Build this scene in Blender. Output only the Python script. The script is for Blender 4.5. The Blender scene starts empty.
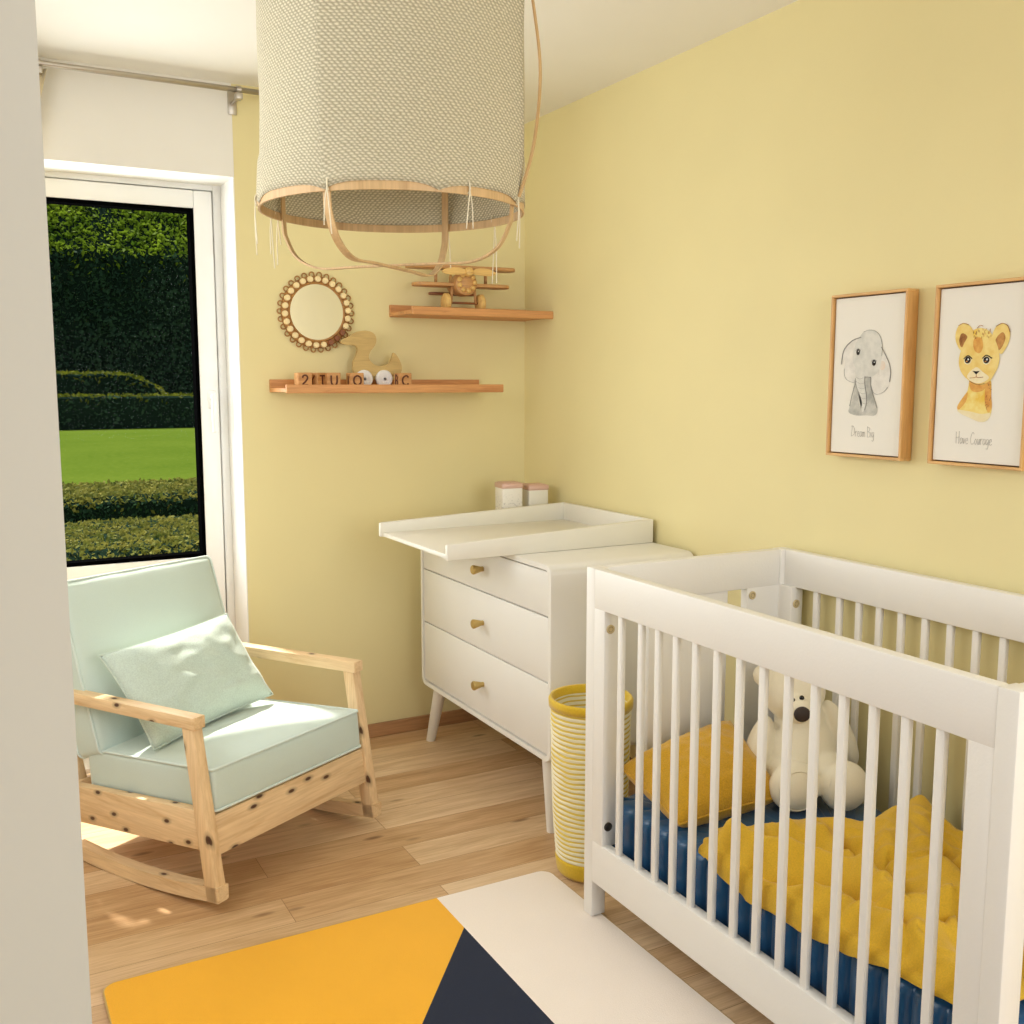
import bpy, bmesh, math, random
from mathutils import Vector, Matrix, noise
PI = math.pi
random.seed(7)
S = bpy.context.scene
COL = S.collection

# ------------------------------------------------------------------ materials
def srgb(r, g, b):
    f = lambda c: (c/12.92 if c <= .04045 else ((c+.055)/1.055)**2.4)
    return (f(r/255), f(g/255), f(b/255), 1)

class NT:
    def __init__(s, name):
        s.m = bpy.data.materials.new(name); s.m.use_nodes = True
        s.t = s.m.node_tree; s.b = s.t.nodes['Principled BSDF']; s.out = s.t.nodes['Material Output']
    def n(s, ty, **kw):
        k = s.t.nodes.new(ty)
        for a, v in kw.items():
            if a.startswith('i_'):
                key = a[2:]
                key = int(key) if key.isdigit() else key.replace('_', ' ')
                k.inputs[key].default_value = v
            else: setattr(k, a, v)
        return k
    def l(s, a, b): s.t.links.new(a, b)
    def coord(s, kind='Object', scale=(1,1,1), rot=(0,0,0)):
        c = s.n('ShaderNodeTexCoord'); m = s.n('ShaderNodeMapping')
        m.inputs['Scale'].default_value = scale; m.inputs['Rotation'].default_value = rot
        s.l(c.outputs[kind], m.inputs['Vector']); return m.outputs['Vector']
    def ramp(s, fac, stops):
        r = s.n('ShaderNodeValToRGB'); e = r.color_ramp.elements
        while len(e) < len(stops): e.new(.5)
        for q, (p, c) in zip(e, stops): q.position = p; q.color = c
        s.l(fac, r.inputs['Fac']); return r.outputs['Color']
    def mix(s, fac, a, b, mode='MIX'):
        m = s.n('ShaderNodeMix', data_type='RGBA', blend_type=mode)
        for v, i in ((fac, 0), (a, 6), (b, 7)):
            if hasattr(v, 'links'): s.l(v, m.inputs[i])
            else: m.inputs[i].default_value = v
        return m.outputs[2]
    def noise(s, vec, scale, detail=3, rough=.5, dist=0):
        k = s.n('ShaderNodeTexNoise'); k.inputs['Scale'].default_value = scale
        k.inputs['Detail'].default_value = detail; k.inputs['Roughness'].default_value = rough
        k.inputs['Distortion'].default_value = dist
        if vec: s.l(vec, k.inputs['Vector'])
        return k.outputs['Fac']
    def bump(s, h, strength=.2, dist=.002):
        k = s.n('ShaderNodeBump'); k.inputs['Strength'].default_value = strength; k.inputs['Distance'].default_value = dist
        s.l(h, k.inputs['Height']); s.l(k.outputs['Normal'], s.b.inputs['Normal'])
    def base(s, c, rough=.5, **kw):
        if hasattr(c, 'links'): s.l(c, s.b.inputs['Base Color'])
        else: s.b.inputs['Base Color'].default_value = c
        s.b.inputs['Roughness'].default_value = rough
        for k, v in kw.items(): s.b.inputs[k.replace('_', ' ')].default_value = v
        return s.m

def mul(c, k): return (c[0]*k, c[1]*k, c[2]*k, 1)

def paint(name, c, rough=.5, bscale=60, bstr=.08, var=.03, **kw):
    t = NT(name); v = t.coord()
    f = t.noise(v, 3.0, 2)
    col = t.ramp(f, [(.3, mul(c, 1-var)), (.7, mul(c, 1+var))])
    t.base(col, rough, **kw)
    t.bump(t.noise(v, bscale, 4), bstr, .002)
    return t.m

def wood(name, c1, c2, axis=0, scale=1.0, rough=.45, knots=0, knotc=None):
    t = NT(name)
    sc = [16*scale]*3; sc[axis] = 1.6*scale
    v = t.coord(scale=tuple(sc))
    f = t.noise(v, 2.2, 6, .6, .6)
    col = t.ramp(f, [(.28, c2), (.5, c1), (.75, mul(c1, 1.12))])
    sc2 = [60*scale]*3; sc2[axis] = 3*scale
    v2 = t.coord(scale=tuple(sc2))
    g = t.noise(v2, 3, 3)
    col = t.mix(.25, col, t.ramp(g, [(.35, mul(c2, .8)), (.65, mul(c1, 1.1))]))
    if knots:
        c3 = t.n('ShaderNodeTexCoord'); s3 = t.n('ShaderNodeSeparateXYZ'); t.l(c3.outputs['Object'], s3.inputs[0])
        cb = t.n('ShaderNodeCombineXYZ')
        for i, (ax_, q, bx_, q2) in enumerate([((0, 5.2, 1, 3), (2, 11, 1, 11)), ((1, 6.2, 2, 3), (2, 11, 0, 11)), ((1, 9, 0, 9), (2, 5, 0, 3))][axis]):
            m0 = t.n('ShaderNodeMath', operation='MULTIPLY_ADD', i_1=q2, i_2=knots+i*2.3); t.l(s3.outputs[bx_], m0.inputs[0])
            mq = t.n('ShaderNodeMath', operation='MULTIPLY_ADD', i_1=q); t.l(s3.outputs[ax_], mq.inputs[0]); t.l(m0.outputs[0], mq.inputs[2]); t.l(mq.outputs[0], cb.inputs[i])
        k = t.n('ShaderNodeTexVoronoi', voronoi_dimensions='2D'); t.l(cb.outputs[0], k.inputs['Vector']); k.inputs['Scale'].default_value = 1
        kc = t.ramp(k.outputs['Distance'], [(.0, (1,1,1,1)), (.05, (.95,.95,.95,1)), (.075, (.4,.35,.35,1)), (.15, (0,0,0,1))])
        sep = t.n('ShaderNodeRGBToBW'); t.l(kc, sep.inputs[0])
        # only some of the cells carry a knot
        sp = t.n('ShaderNodeSeparateColor'); t.l(k.outputs['Color'], sp.inputs[0])
        gt = t.n('ShaderNodeMath', operation='GREATER_THAN', i_1=.22); t.l(sp.outputs[0], gt.inputs[0])
        mm = t.n('ShaderNodeMath', operation='MULTIPLY'); t.l(gt.outputs[0], mm.inputs[0]); t.l(sep.outputs[0], mm.inputs[1])
        col = t.mix(mm.outputs[0], col, knotc or srgb(70, 35, 18))
    t.base(col, rough)
    t.bump(g, .08, .001)
    return t.m

def fabric(name, c, scale=400, bstr=.35, var=.08, rough=.9, sheen=.3):
    t = NT(name); v = t.coord()
    f = t.noise(v, scale, 2); g = t.noise(v, 6, 3)
    col = t.ramp(f, [(.3, mul(c, 1-var*1.6)), (.7, mul(c, 1+var))])
    col = t.mix(.3, col, t.ramp(g, [(.3, mul(c, 1-var)), (.7, mul(c, 1+var))]))
    t.base(col, rough, Sheen_Weight=sheen)
    t.bump(f, bstr, .0015)
    return t.m

M = {}
WALLC = srgb(236, 222, 167)
M['yellow_wall'] = paint('yellow_wall_paint', WALLC, .75, 130, .06, .015)
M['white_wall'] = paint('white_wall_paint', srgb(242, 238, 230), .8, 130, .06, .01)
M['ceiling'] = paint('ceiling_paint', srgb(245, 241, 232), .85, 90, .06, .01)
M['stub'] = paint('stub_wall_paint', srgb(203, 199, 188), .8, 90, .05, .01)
M['white_lacquer'] = paint('white_lacquer', srgb(238, 234, 226), .38, 140, .06, .012)
M['crib_white'] = paint('crib_white_paint', srgb(240, 236, 229), .45, 170, .16, .012)
M['pvc'] = paint('window_frame_white', srgb(243, 241, 236), .3, 40, .01, .005)
M['tray_white'] = paint('tray_white', srgb(236, 231, 218), .45, 120, .06, .012)
M['black'] = NT('black_rubber').base(srgb(5, 5, 5), 1, Specular_IOR_Level=0)
M['steel'] = NT('brushed_steel').base(srgb(190, 182, 170), .35, Metallic=.9)
M['bolt'] = NT('brass_bolt').base(srgb(206, 186, 142), .45, Metallic=.2)
M['bolt_dark'] = NT('dark_bolt_socket').base(srgb(50, 42, 32), .5)
M['brass'] = NT('brushed_brass').base(srgb(196, 168, 104), .38, Metallic=.75)
PINE = srgb(236, 204, 158); PINE2 = srgb(212, 170, 118)
for ax, n in enumerate('xyz'):
    M['pine_'+n] = wood('knotty_pine_'+n, PINE, PINE2, ax, 1.0, .5, 3.7+ax)
M['shelf'] = wood('shelf_wood', srgb(216, 156, 98), srgb(178, 112, 62), 0, 1.2, .5)
M['toy_wood'] = wood('toy_wood', srgb(204, 154, 98), srgb(166, 112, 64), 0, 2.5, .45)
M['toy_wood_light'] = wood('toy_wood_light', srgb(232, 192, 116), srgb(204, 152, 84), 0, 2.5, .45)
M['toy_wood_dark'] = wood('toy_wood_dark', srgb(150, 92, 50), srgb(110, 62, 32), 0, 2.5, .45)
M['duck_wood'] = wood('duck_wood', srgb(206, 176, 112), srgb(184, 150, 90), 0, 2, .5)
M['block_wood'] = wood('block_wood', srgb(212, 158, 98), srgb(184, 124, 68), 0, 2, .5)
M['burnt'] = NT('burnt_letter').base(srgb(92, 44, 18), .6)
M['frame_y'] = wood('frame_oak_y', srgb(226, 178, 112), srgb(192, 138, 76), 1, 1.5, .45)
M['frame_z'] = wood('frame_oak_z', srgb(222, 172, 106), srgb(190, 134, 72), 2, 1.5, .45)
M['frame_dark'] = NT('frame_gap_shadow_brown').base(srgb(84, 52, 28), .7)
M['baseboard'] = wood('baseboard_wood', srgb(188, 142, 98), srgb(152, 106, 66), 0, 1, .5)
M['mint'] = fabric('mint_fabric', srgb(204, 218, 208), 500, .2, .03, .85)
M['mint_pipe'] = fabric('mint_piping', srgb(216, 228, 220), 500, .2, .03)
M['mint_weave'] = fabric('mint_knit', srgb(200, 214, 202), 230, .7, .09)
M['mustard'] = fabric('mustard_blanket', srgb(224, 180, 48), 330, .5, .09, .95, .15)
M['mustard_pillow'] = fabric('mustard_terry', srgb(216, 166, 36), 260, .9, .11, .95, .3)
M['plush'] = fabric('cream_plush', srgb(250, 241, 218), 420, .3, .02, .95, .3)
M['plush_nose'] = NT('plush_nose').base(srgb(58, 48, 46), .75)
M['eye'] = NT('black_bead_eye').base(srgb(10, 8, 8), .15)
M['orange_rug'] = fabric('orange_pile', srgb(246, 178, 26), 300, .6, .05, 1, .2)
M['cream_rug'] = fabric('cream_pile', srgb(246, 233, 220), 300, .6, .03, 1, .2)
M['navy_rug'] = fabric('navy_pile', srgb(28, 36, 56), 300, .6, .10, 1, .03)
M['rug_edge'] = fabric('rug_edge_binding', srgb(196, 160, 90), 300, .3, .05)
M['satin'] = NT('navy_satin').base(srgb(30, 84, 128), .25, Sheen_Weight=.2, Anisotropic=.3)
M['tin_print'] = None
M['pink_lid'] = NT('rose_metal_lid').base(srgb(216, 178, 162), .4, Metallic=.2)
M['bamboo'] = wood('bamboo_strip', srgb(214, 178, 128), srgb(184, 144, 96), 2, 1, .5)
M['thread'] = fabric('cream_thread', srgb(238, 226, 196), 500, .1, .03)
M['curtain'] = fabric('beige_curtain', srgb(226, 208, 168), 600, .25, .05)
M['bead'] = NT('cream_bead').base(srgb(250, 226, 172), .4)
M['bead_brown'] = NT('brown_bead').base(srgb(140, 84, 50), .35)
M['rattan'] = wood('rattan', srgb(176, 126, 66), srgb(120, 78, 36), 0, 3, .6)
M['mirror'] = NT('mirror_glass').base((.92, .92, .9, 1), .03, Metallic=1.0)
M['white_wheel'] = NT('white_wheel').base(srgb(240, 238, 236), .45)
M['paper'] = paint('canvas_paper', srgb(240, 234, 222), .85, 300, .05, .008)
M['pencil'] = NT('pencil_grey').base(srgb(150, 146, 140), .9)
M['hand_ink'] = NT('handwriting_grey').base(srgb(182, 176, 168), .9)
M['ink'] = NT('dark_ink').base(srgb(42, 36, 32), .9)
def wash(name, c1, c2, sc=40):
    t = NT(name); f = t.noise(t.coord(), sc, 4, .6)
    return t.base(t.ramp(f, [(.35, c1), (.65, c2)]), .9)
M['eleph'] = wash('elephant_wash', srgb(208, 205, 196), srgb(226, 222, 212))
M['eleph_ear'] = wash('elephant_ear_wash', srgb(222, 216, 206), srgb(238, 232, 222))
M['eleph_dark'] = wash('elephant_dark_wash', srgb(168, 166, 158), srgb(206, 202, 192))
M['blush'] = wash('blush_wash', srgb(236, 212, 190), srgb(232, 220, 204))
M['lion'] = wash('lion_wash', srgb(236, 200, 110), srgb(244, 218, 140))
M['lion_y'] = wash('lion_yellow_wash', srgb(238, 196, 80), srgb(244, 222, 140))
M['lion_o'] = wash('lion_orange_wash', srgb(214, 146, 70), srgb(238, 188, 100))
M['lion_b'] = wash('lion_brown_wash', srgb(140, 88, 48), srgb(206, 150, 84))
M['lion_p'] = wash('lion_pale_wash', srgb(246, 232, 196), srgb(240, 222, 176))
M['glint'] = NT('paper_white').base(srgb(235, 232, 228), .8)

# floor planks (run along X)
def floor_mat():
    t = NT('oak_plank_floor')
    v = t.coord('Object')
    br = t.n('ShaderNodeTexBrick', offset=.37, offset_frequency=2)
    t.l(v, br.inputs['Vector'])
    br.inputs['Color1'].default_value = (0, 0, 0, 1); br.inputs['Color2'].default_value = (1, 1, 1, 1)
    br.inputs['Mortar'].default_value = (.5, .5, .5, 1)
    br.inputs['Scale'].default_value = 1; br.inputs['Brick Width'].default_value = 1.15
    br.inputs['Row Height'].default_value = .142; br.inputs['Mortar Size'].default_value = .0008
    br.inputs['Mortar Smooth'].default_value = .1; br.inputs['Bias'].default_value = 0
    add = t.n('ShaderNodeVectorMath', operation='MULTIPLY_ADD')
    t.l(br.outputs['Color'], add.inputs[0]); add.inputs[1].default_value = (7, 13, 5); t.l(v, add.inputs[2])
    mp = t.n('ShaderNodeMapping'); mp.inputs['Scale'].default_value = (1.3, 11, 1); t.l(add.outputs[0], mp.inputs['Vector'])
    g = t.noise(mp.outputs[0], 2.2, 7, .6, .7)
    mp2 = t.n('ShaderNodeMapping'); mp2.inputs['Scale'].default_value = (4, 110, 1); t.l(add.outputs[0], mp2.inputs['Vector'])
    g2 = t.noise(mp2.outputs[0], 2, 4)
    tone = t.ramp(br.outputs['Color'], [(0, srgb(206, 164, 118)), (.5, srgb(228, 194, 152)), (1, srgb(242, 214, 176))])
    dark = t.mix(1, tone, (.78, .71, .63, 1), 'MULTIPLY')
    col = t.mix(t.ramp(g, [(.36, (0,0,0,1)), (.62, (1,1,1,1))]), dark, tone)
    col = t.mix(.22, col, t.ramp(g2, [(.35, srgb(150, 104, 62)), (.65, srgb(236, 204, 158))]))
    # small dark knots
    mp3 = t.n('ShaderNodeMapping'); mp3.inputs['Scale'].default_value = (2.2, 7, 1); t.l(add.outputs[0], mp3.inputs['Vector'])
    vo = t.n('ShaderNodeTexVoronoi'); t.l(mp3.outputs[0], vo.inputs['Vector']); vo.inputs['Scale'].default_value = 1.2
    k = t.ramp(vo.outputs['Distance'], [(0, (.85,.85,.85,1)), (.06, (.5,.5,.5,1)), (.11, (0,0,0,1))])
    col = t.mix(k, col, srgb(96, 58, 30))
    col = t.mix(br.outputs['Fac'], col, srgb(150, 108, 70))
    t.base(col, .38); t.b.inputs['Specular IOR Level'].default_value = .35
    t.bump(g2, .06, .001)
    return t.m
M['floor'] = floor_mat()

def weave_mat():
    t = NT('coarse_linen_weave')
    v = t.coord('UV')
    nz = t.n('ShaderNodeTexNoise'); nz.inputs['Scale'].default_value = 45; nz.inputs['Detail'].default_value = 3; t.l(v, nz.inputs['Vector'])
    ad = t.n('ShaderNodeVectorMath', operation='MULTIPLY_ADD'); t.l(nz.outputs['Color'], ad.inputs[0])
    ad.inputs[1].default_value = (.010, .005, 0); t.l(v, ad.inputs[2])
    sp = t.n('ShaderNodeSeparateXYZ'); t.l(ad.outputs[0], sp.inputs[0])
    def m(op, a, b=None):
        k = t.n('ShaderNodeMath', operation=op)
        for i, x in enumerate((a, b)):
            if x is None: continue
            if hasattr(x, 'links'): t.l(x, k.inputs[i])
            else: k.inputs[i].default_value = x
        return k.outputs[0]
    r = m('DIVIDE', sp.outputs[1], .0050); fr = m('FRACT', r); fl = m('FLOOR', r)
    st = m('ADD', m('DIVIDE', sp.outputs[0], .0098), m('ADD', m('MULTIPLY', fl, .5), m('MULTIPLY', fr, .3)))
    c = m('ADD', m('MULTIPLY', m('COSINE', m('MULTIPLY', st, 2*PI)), .5), .5)
    spot = m('MULTIPLY', m('POWER', c, .8), m('SINE', m('MULTIPLY', fr, PI)))
    g = t.noise(v, 160, 3)
    sv = m('ADD', spot, m('MULTIPLY', m('SUBTRACT', g, .5), .7))
    col = t.ramp(sv, [(0, srgb(188, 178, 148)), (.35, srgb(216, 206, 178)), (.9, srgb(246, 238, 214))])
    t.base(col, .95)
    t.bump(sv, .5, .002)
    tr = t.n('ShaderNodeBsdfTranslucent'); t.l(col, tr.inputs['Color'])
    mx = t.n('ShaderNodeMixShader'); mx.inputs[0].default_value = .22
    t.l(t.b.outputs[0], mx.inputs[1]); t.l(tr.outputs[0], mx.inputs[2]); t.l(mx.outputs[0], t.out.inputs['Surface'])
    return t.m
M['weave'] = weave_mat()

def basket_mat():
    t = NT('striped_basket_weave')
    c = t.n('ShaderNodeTexCoord'); sp = t.n('ShaderNodeSeparateXYZ'); t.l(c.outputs['Object'], sp.inputs[0])
    nz = t.n('ShaderNodeTexNoise'); nz.inputs['Scale'].default_value = 9; t.l(c.outputs['Object'], nz.inputs['Vector'])
    ma = t.n('ShaderNodeMath', operation='MULTIPLY_ADD', i_1=.016); t.l(nz.outputs['Fac'], ma.inputs[0]); t.l(sp.outputs[2], ma.inputs[2])
    m2 = t.n('ShaderNodeMath', operation='MULTIPLY', i_1=2*PI/.0150); t.l(ma.outputs[0], m2.inputs[0])
    sn = t.n('ShaderNodeMath', operation='SINE'); t.l(m2.outputs[0], sn.inputs[0])
    col = t.ramp(sn.outputs[0], [(.30, srgb(244, 236, 206)), (.62, srgb(226, 198, 84))])
    t.base(col, .9)
    t.bump(t.noise(c.outputs['Object'], 260, 2), .6, .002)
    return t.m
M['basket'] = basket_mat()
M['basket_rim'] = fabric('mustard_rim_weave', srgb(222, 184, 40), 260, .5, .07)

def tin_mat():
    t = NT('tin_printed_white'); v = t.coord()
    vo = t.n('ShaderNodeTexVoronoi'); t.l(v, vo.inputs['Vector']); vo.inputs['Scale'].default_value = 120
    sp = t.n('ShaderNodeSeparateXYZ'); c = t.n('ShaderNodeTexCoord'); t.l(c.outputs['Object'], sp.inputs[0])
    d = t.ramp(vo.outputs['Distance'], [(.22, (1,1,1,1)), (.38, (0,0,0,1))])
    h = t.ramp(sp.outputs[2], [(.0, (.85,.85,.85,1)), (.13, (0,0,0,1))])
    m = t.n('ShaderNodeMix', data_type='RGBA', blend_type='MULTIPLY'); m.inputs[0].default_value = 1
    t.l(d, m.inputs[6]); t.l(h, m.inputs[7])
    t.base(t.mix(m.outputs[2], srgb(240, 234, 222), srgb(120, 112, 110)), .45)
    return t.m
M['tin_print'] = tin_mat()
M['tin_plain'] = paint('tin_plain_white', srgb(236, 230, 214), .45, 60, .03, .02)

def glass_mat():
    t = NT('clear_pane')
    t.t.nodes.remove(t.b)
    tr = t.n('ShaderNodeBsdfTransparent'); gl = t.n('ShaderNodeBsdfGlossy'); gl.inputs['Roughness'].default_value = .01
    mx = t.n('ShaderNodeMixShader'); mx.inputs[0].default_value = .0004
    t.l(tr.outputs[0], mx.inputs[1]); t.l(gl.outputs[0], mx.inputs[2]); t.l(mx.outputs[0], t.out.inputs['Surface'])
    return t.m
M['glass'] = glass_mat()

def leaf_mat(name, c1, c2, sc=3):
    t = NT(name); v = t.coord()
    f = t.noise(v, sc, 4, .65)
    col = t.ramp(f, [(.3, c1), (.7, c2)])
    t.base(col, .7); t.b.inputs['Specular IOR Level'].default_value = .06
    tr = t.n('ShaderNodeBsdfTranslucent'); t.l(col, tr.inputs['Color'])
    mx = t.n('ShaderNodeMixShader'); mx.inputs[0].default_value = .3
    t.l(t.b.outputs[0], mx.inputs[1]); t.l(tr.outputs[0], mx.inputs[2]); t.l(mx.outputs[0], t.out.inputs['Surface'])
    return t.m
M['leaf_dark'] = leaf_mat('dark_hedge_leaves', srgb(36, 62, 40), srgb(70, 104, 40), .7)
M['leaf_box'] = leaf_mat('box_hedge_leaves', srgb(76, 96, 40), srgb(166, 160, 80), 6)
M['leaf_far'] = leaf_mat('far_hedge_leaves', srgb(70, 86, 26), srgb(128, 134, 40), 2)
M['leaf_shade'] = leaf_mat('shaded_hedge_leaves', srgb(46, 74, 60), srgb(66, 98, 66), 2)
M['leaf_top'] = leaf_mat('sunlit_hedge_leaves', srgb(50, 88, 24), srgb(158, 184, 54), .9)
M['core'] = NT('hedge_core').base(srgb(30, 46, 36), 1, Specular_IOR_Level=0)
def lawn_mat():
    t = NT('lawn_grass'); v = t.coord()
    f = t.noise(v, .35, 5, .6); g = t.noise(v, 9, 4, .7)
    col = t.ramp(f, [(.3, srgb(72, 96, 28)), (.7, srgb(90, 110, 38))])
    col = t.mix(.35, col, t.ramp(g, [(.3, srgb(56, 80, 22)), (.7, srgb(104, 118, 46))]))
    t.base(col, 1, Specular_IOR_Level=0); t.bump(g, .5, .02); return t.m
M['lawn'] = lawn_mat()

# ------------------------------------------------------------------ mesh helpers
def obj(name, bm, mat, parent=None, smooth=False, loc=None):
    me = bpy.data.meshes.new(name)
    bmesh.ops.recalc_face_normals(bm, faces=bm.faces[:])
    bm.to_mesh(me); bm.free()
    for m in (mat if isinstance(mat, (list, tuple)) else [mat]): me.materials.append(m)
    if smooth:
        for p in me.polygons: p.use_smooth = True
        if smooth != True: me.set_sharp_from_angle(angle=math.radians(smooth))
    o = bpy.data.objects.new(name, me); COL.objects.link(o)
    if parent: o.parent = parent
    if loc: o.location = loc
    return o

def tag(o, label=None, cat=None, group=None, kind=None):
    if label: o['label'] = label
    if cat: o['category'] = cat
    if group: o['group'] = group
    if kind: o['kind'] = kind
    return o

def thing(name, label, cat, loc=(0,0,0), rotz=0, group=None):
    o = bpy.data.objects.new(name, None); COL.objects.link(o)
    o.location = loc; o.rotation_euler = (0, 0, rotz); o.empty_display_size = .05
    return tag(o, label, cat, group)

def struct(name, bm, mat, parent=None, smooth=False):
    o = obj(name, bm, mat, parent, smooth)
    if not parent: o['kind'] = 'structure'
    return o

def new(): return bmesh.new()

def put(bm, verts, faces, mi=0, smooth=None):
    vs = [bm.verts.new(v) for v in verts]
    out = []
    for f in faces:
        try:
            q = bm.faces.new([vs[i] for i in f]); q.material_index = mi; out.append(q)
        except ValueError: pass
    return vs, out

def box(bm, lo, hi, bev=0, seg=2, mat=None, mi=0):
    """box between two corners, optionally rounded and transformed by a matrix"""
    t = bmesh.new()
    r = bmesh.ops.create_cube(t, size=1)
    c = [(a+b)/2 for a, b in zip(lo, hi)]; s = [abs(b-a) for a, b in zip(lo, hi)]
    for v in t.verts: v.co = Vector((v.co[i]*s[i]+c[i] for i in range(3)))
    if bev: bmesh.ops.bevel(t, geom=t.edges[:], offset=bev, segments=seg, profile=.5, affect='EDGES', clamp_overlap=True)
    if mat is not None: bmesh.ops.transform(t, matrix=mat, verts=t.verts[:])
    merge(bm, t, mi)

def merge(bm, t, mi=None):
    mp = {v: bm.verts.new(v.co) for v in t.verts}
    for f in t.faces:
        try:
            q = bm.faces.new([mp[v] for v in f.verts]); q.material_index = f.material_index if mi is None else mi; q.smooth = f.smooth
        except ValueError: pass
    t.free()

def prism(bm, pts, d0, d1, ax, bev=0, mi=0, seg=2):
    """polygon pts (2D) extruded from d0 to d1 along axis ax; 2D axes are the remaining two in order"""
    t = bmesh.new()
    def P(p, d):
        q = list(p); q.insert(ax, d); return q
    a = [t.verts.new(P(p, d0)) for p in pts]; b = [t.verts.new(P(p, d1)) for p in pts]
    n = len(pts)
    t.faces.new(a); t.faces.new(b[::-1])
    for i in range(n): t.faces.new((a[i], a[(i+1) % n], b[(i+1) % n], b[i]))
    bmesh.ops.recalc_face_normals(t, faces=t.faces[:])
    if bev: bmesh.ops.bevel(t, geom=t.edges[:], offset=bev, segments=seg, profile=.5, affect='EDGES', clamp_overlap=True)
    merge(bm, t, mi)

def tube(bm, pts, r, sides=8, closed=False, wh=None, up=None, cap=True, mi=0):
    """tube (round radius r or list) or strip (wh = (width, thick), up = reference normal function/vector)"""
    pts = [Vector(p) for p in pts]; n = len(pts); rings = []
    prev = None
    for i, p in enumerate(pts):
        a = pts[i-1] if (i or closed) else pts[i]; b = pts[(i+1) % n] if (i < n-1 or closed) else pts[i]
        t = (b-a).normalized()
        if up is not None:
            u = Vector(up(p) if callable(up) else up)
        elif prev is not None: u = prev
        else: u = Vector((0, 0, 1)) if abs(t.z) < .9 else Vector((1, 0, 0))
        u = (u-t*u.dot(t)).normalized(); prev = u; w = t.cross(u)
        if wh:
            hw, ht = wh[0]/2, wh[1]/2
            off = [w*hw+u*ht, -w*hw+u*ht, -w*hw-u*ht, w*hw-u*ht]
        else:
            rr = r[i] if isinstance(r, (list, tuple)) else r
            off = [(u*math.cos(2*PI*k/sides)+w*math.sin(2*PI*k/sides))*rr for k in range(sides)]
        rings.append([bm.verts.new(p+o) for o in off])
    m = len(rings[0])
    for i in range(n if closed else n-1):
        A, B = rings[i], rings[(i+1) % n]
        for k in range(m):
            f = bm.faces.new((A[k], A[(k+1) % m], B[(k+1) % m], B[k])); f.material_index = mi
            f.smooth = not wh
    if cap and not closed:
        for R in (rings[0][::-1], rings[-1]):
            f = bm.faces.new(R); f.material_index = mi

def lathe(bm, prof, seg=24, center=(0,0,0), axis='z', mi=0, smooth=True, mat=None):
    rings = []
    for r, h in prof:
        ring = []
        for k in range(seg):
            a = 2*PI*k/seg; x, y = r*math.cos(a), r*math.sin(a)
            p = {'z': (x, y, h), 'y': (x, h, y), 'x': (h, x, y)}[axis]
            p = Vector(p)
            if mat is not None: p = mat @ p
            ring.append(bm.verts.new(p+Vector(center)))
        rings.append(ring)
    for A, B in zip(rings, rings[1:]):
        for k in range(seg):
            f = bm.faces.new((A[k], A[(k+1) % seg], B[(k+1) % seg], B[k])); f.material_index = mi; f.smooth = smooth
    for R, (r, h) in ((rings[0], prof[0]), (rings[-1], prof[-1])):
        if r > .008 and (prof[0] == prof[-1]): continue
        f = bm.faces.new(R); f.material_index = mi

def ellipsoid(bm, c, r, rot=None, u=20, v=12, mi=0):
    t = bmesh.new(); bmesh.ops.create_uvsphere(t, u_segments=u, v_segments=v, radius=1)
    m = Matrix.Translation(c) @ (rot.to_4x4() if rot else Matrix()) @ Matrix.Diagonal((*r, 1))
    bmesh.ops.transform(t, matrix=m, verts=t.verts[:])
    for f in t.faces: f.smooth = True
    merge(bm, t, mi)

def spline(pts, n=8, closed=False):
    """Catmull-Rom through points (any dimension)"""
    P = [Vector(p) for p in pts]; out = []; N = len(P)
    for i in range(N if closed else N-1):
        g = (lambda k: P[k % N]) if closed else (lambda k: P[min(max(k, 0), N-1)])
        a, b, c, d = g(i-1), g(i), g(i+1), g(i+2)
        for k in range(n):
            t = k/n
            out.append(.5*((2*b)+(c-a)*t+(2*a-5*b+4*c-d)*t*t+(3*b-a-3*c+d)*t**3))
    if not closed: out.append(P[-1])
    return out

def grid(bm, f, nu, nv, closed_u=False, mi=0, uv=None):
    V = [[bm.verts.new(f(i/nu, j/nv)) for j in range(nv+1)] for i in range(nu if closed_u else nu+1)]
    lay = bm.loops.layers.uv.verify() if uv else None
    for i in range(nu):
        for j in range(nv):
            i2 = (i+1) % nu if closed_u else i+1
            q = bm.faces.new((V[i][j], V[i2][j], V[i2][j+1], V[i][j+1])); q.material_index = mi; q.smooth = True
            if uv:
                for lp, (a, b) in zip(q.loops, ((i, j), (i+1, j), (i+1, j+1), (i, j+1))): lp[lay].uv = uv(a/nu, b/nv)
    return V

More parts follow.
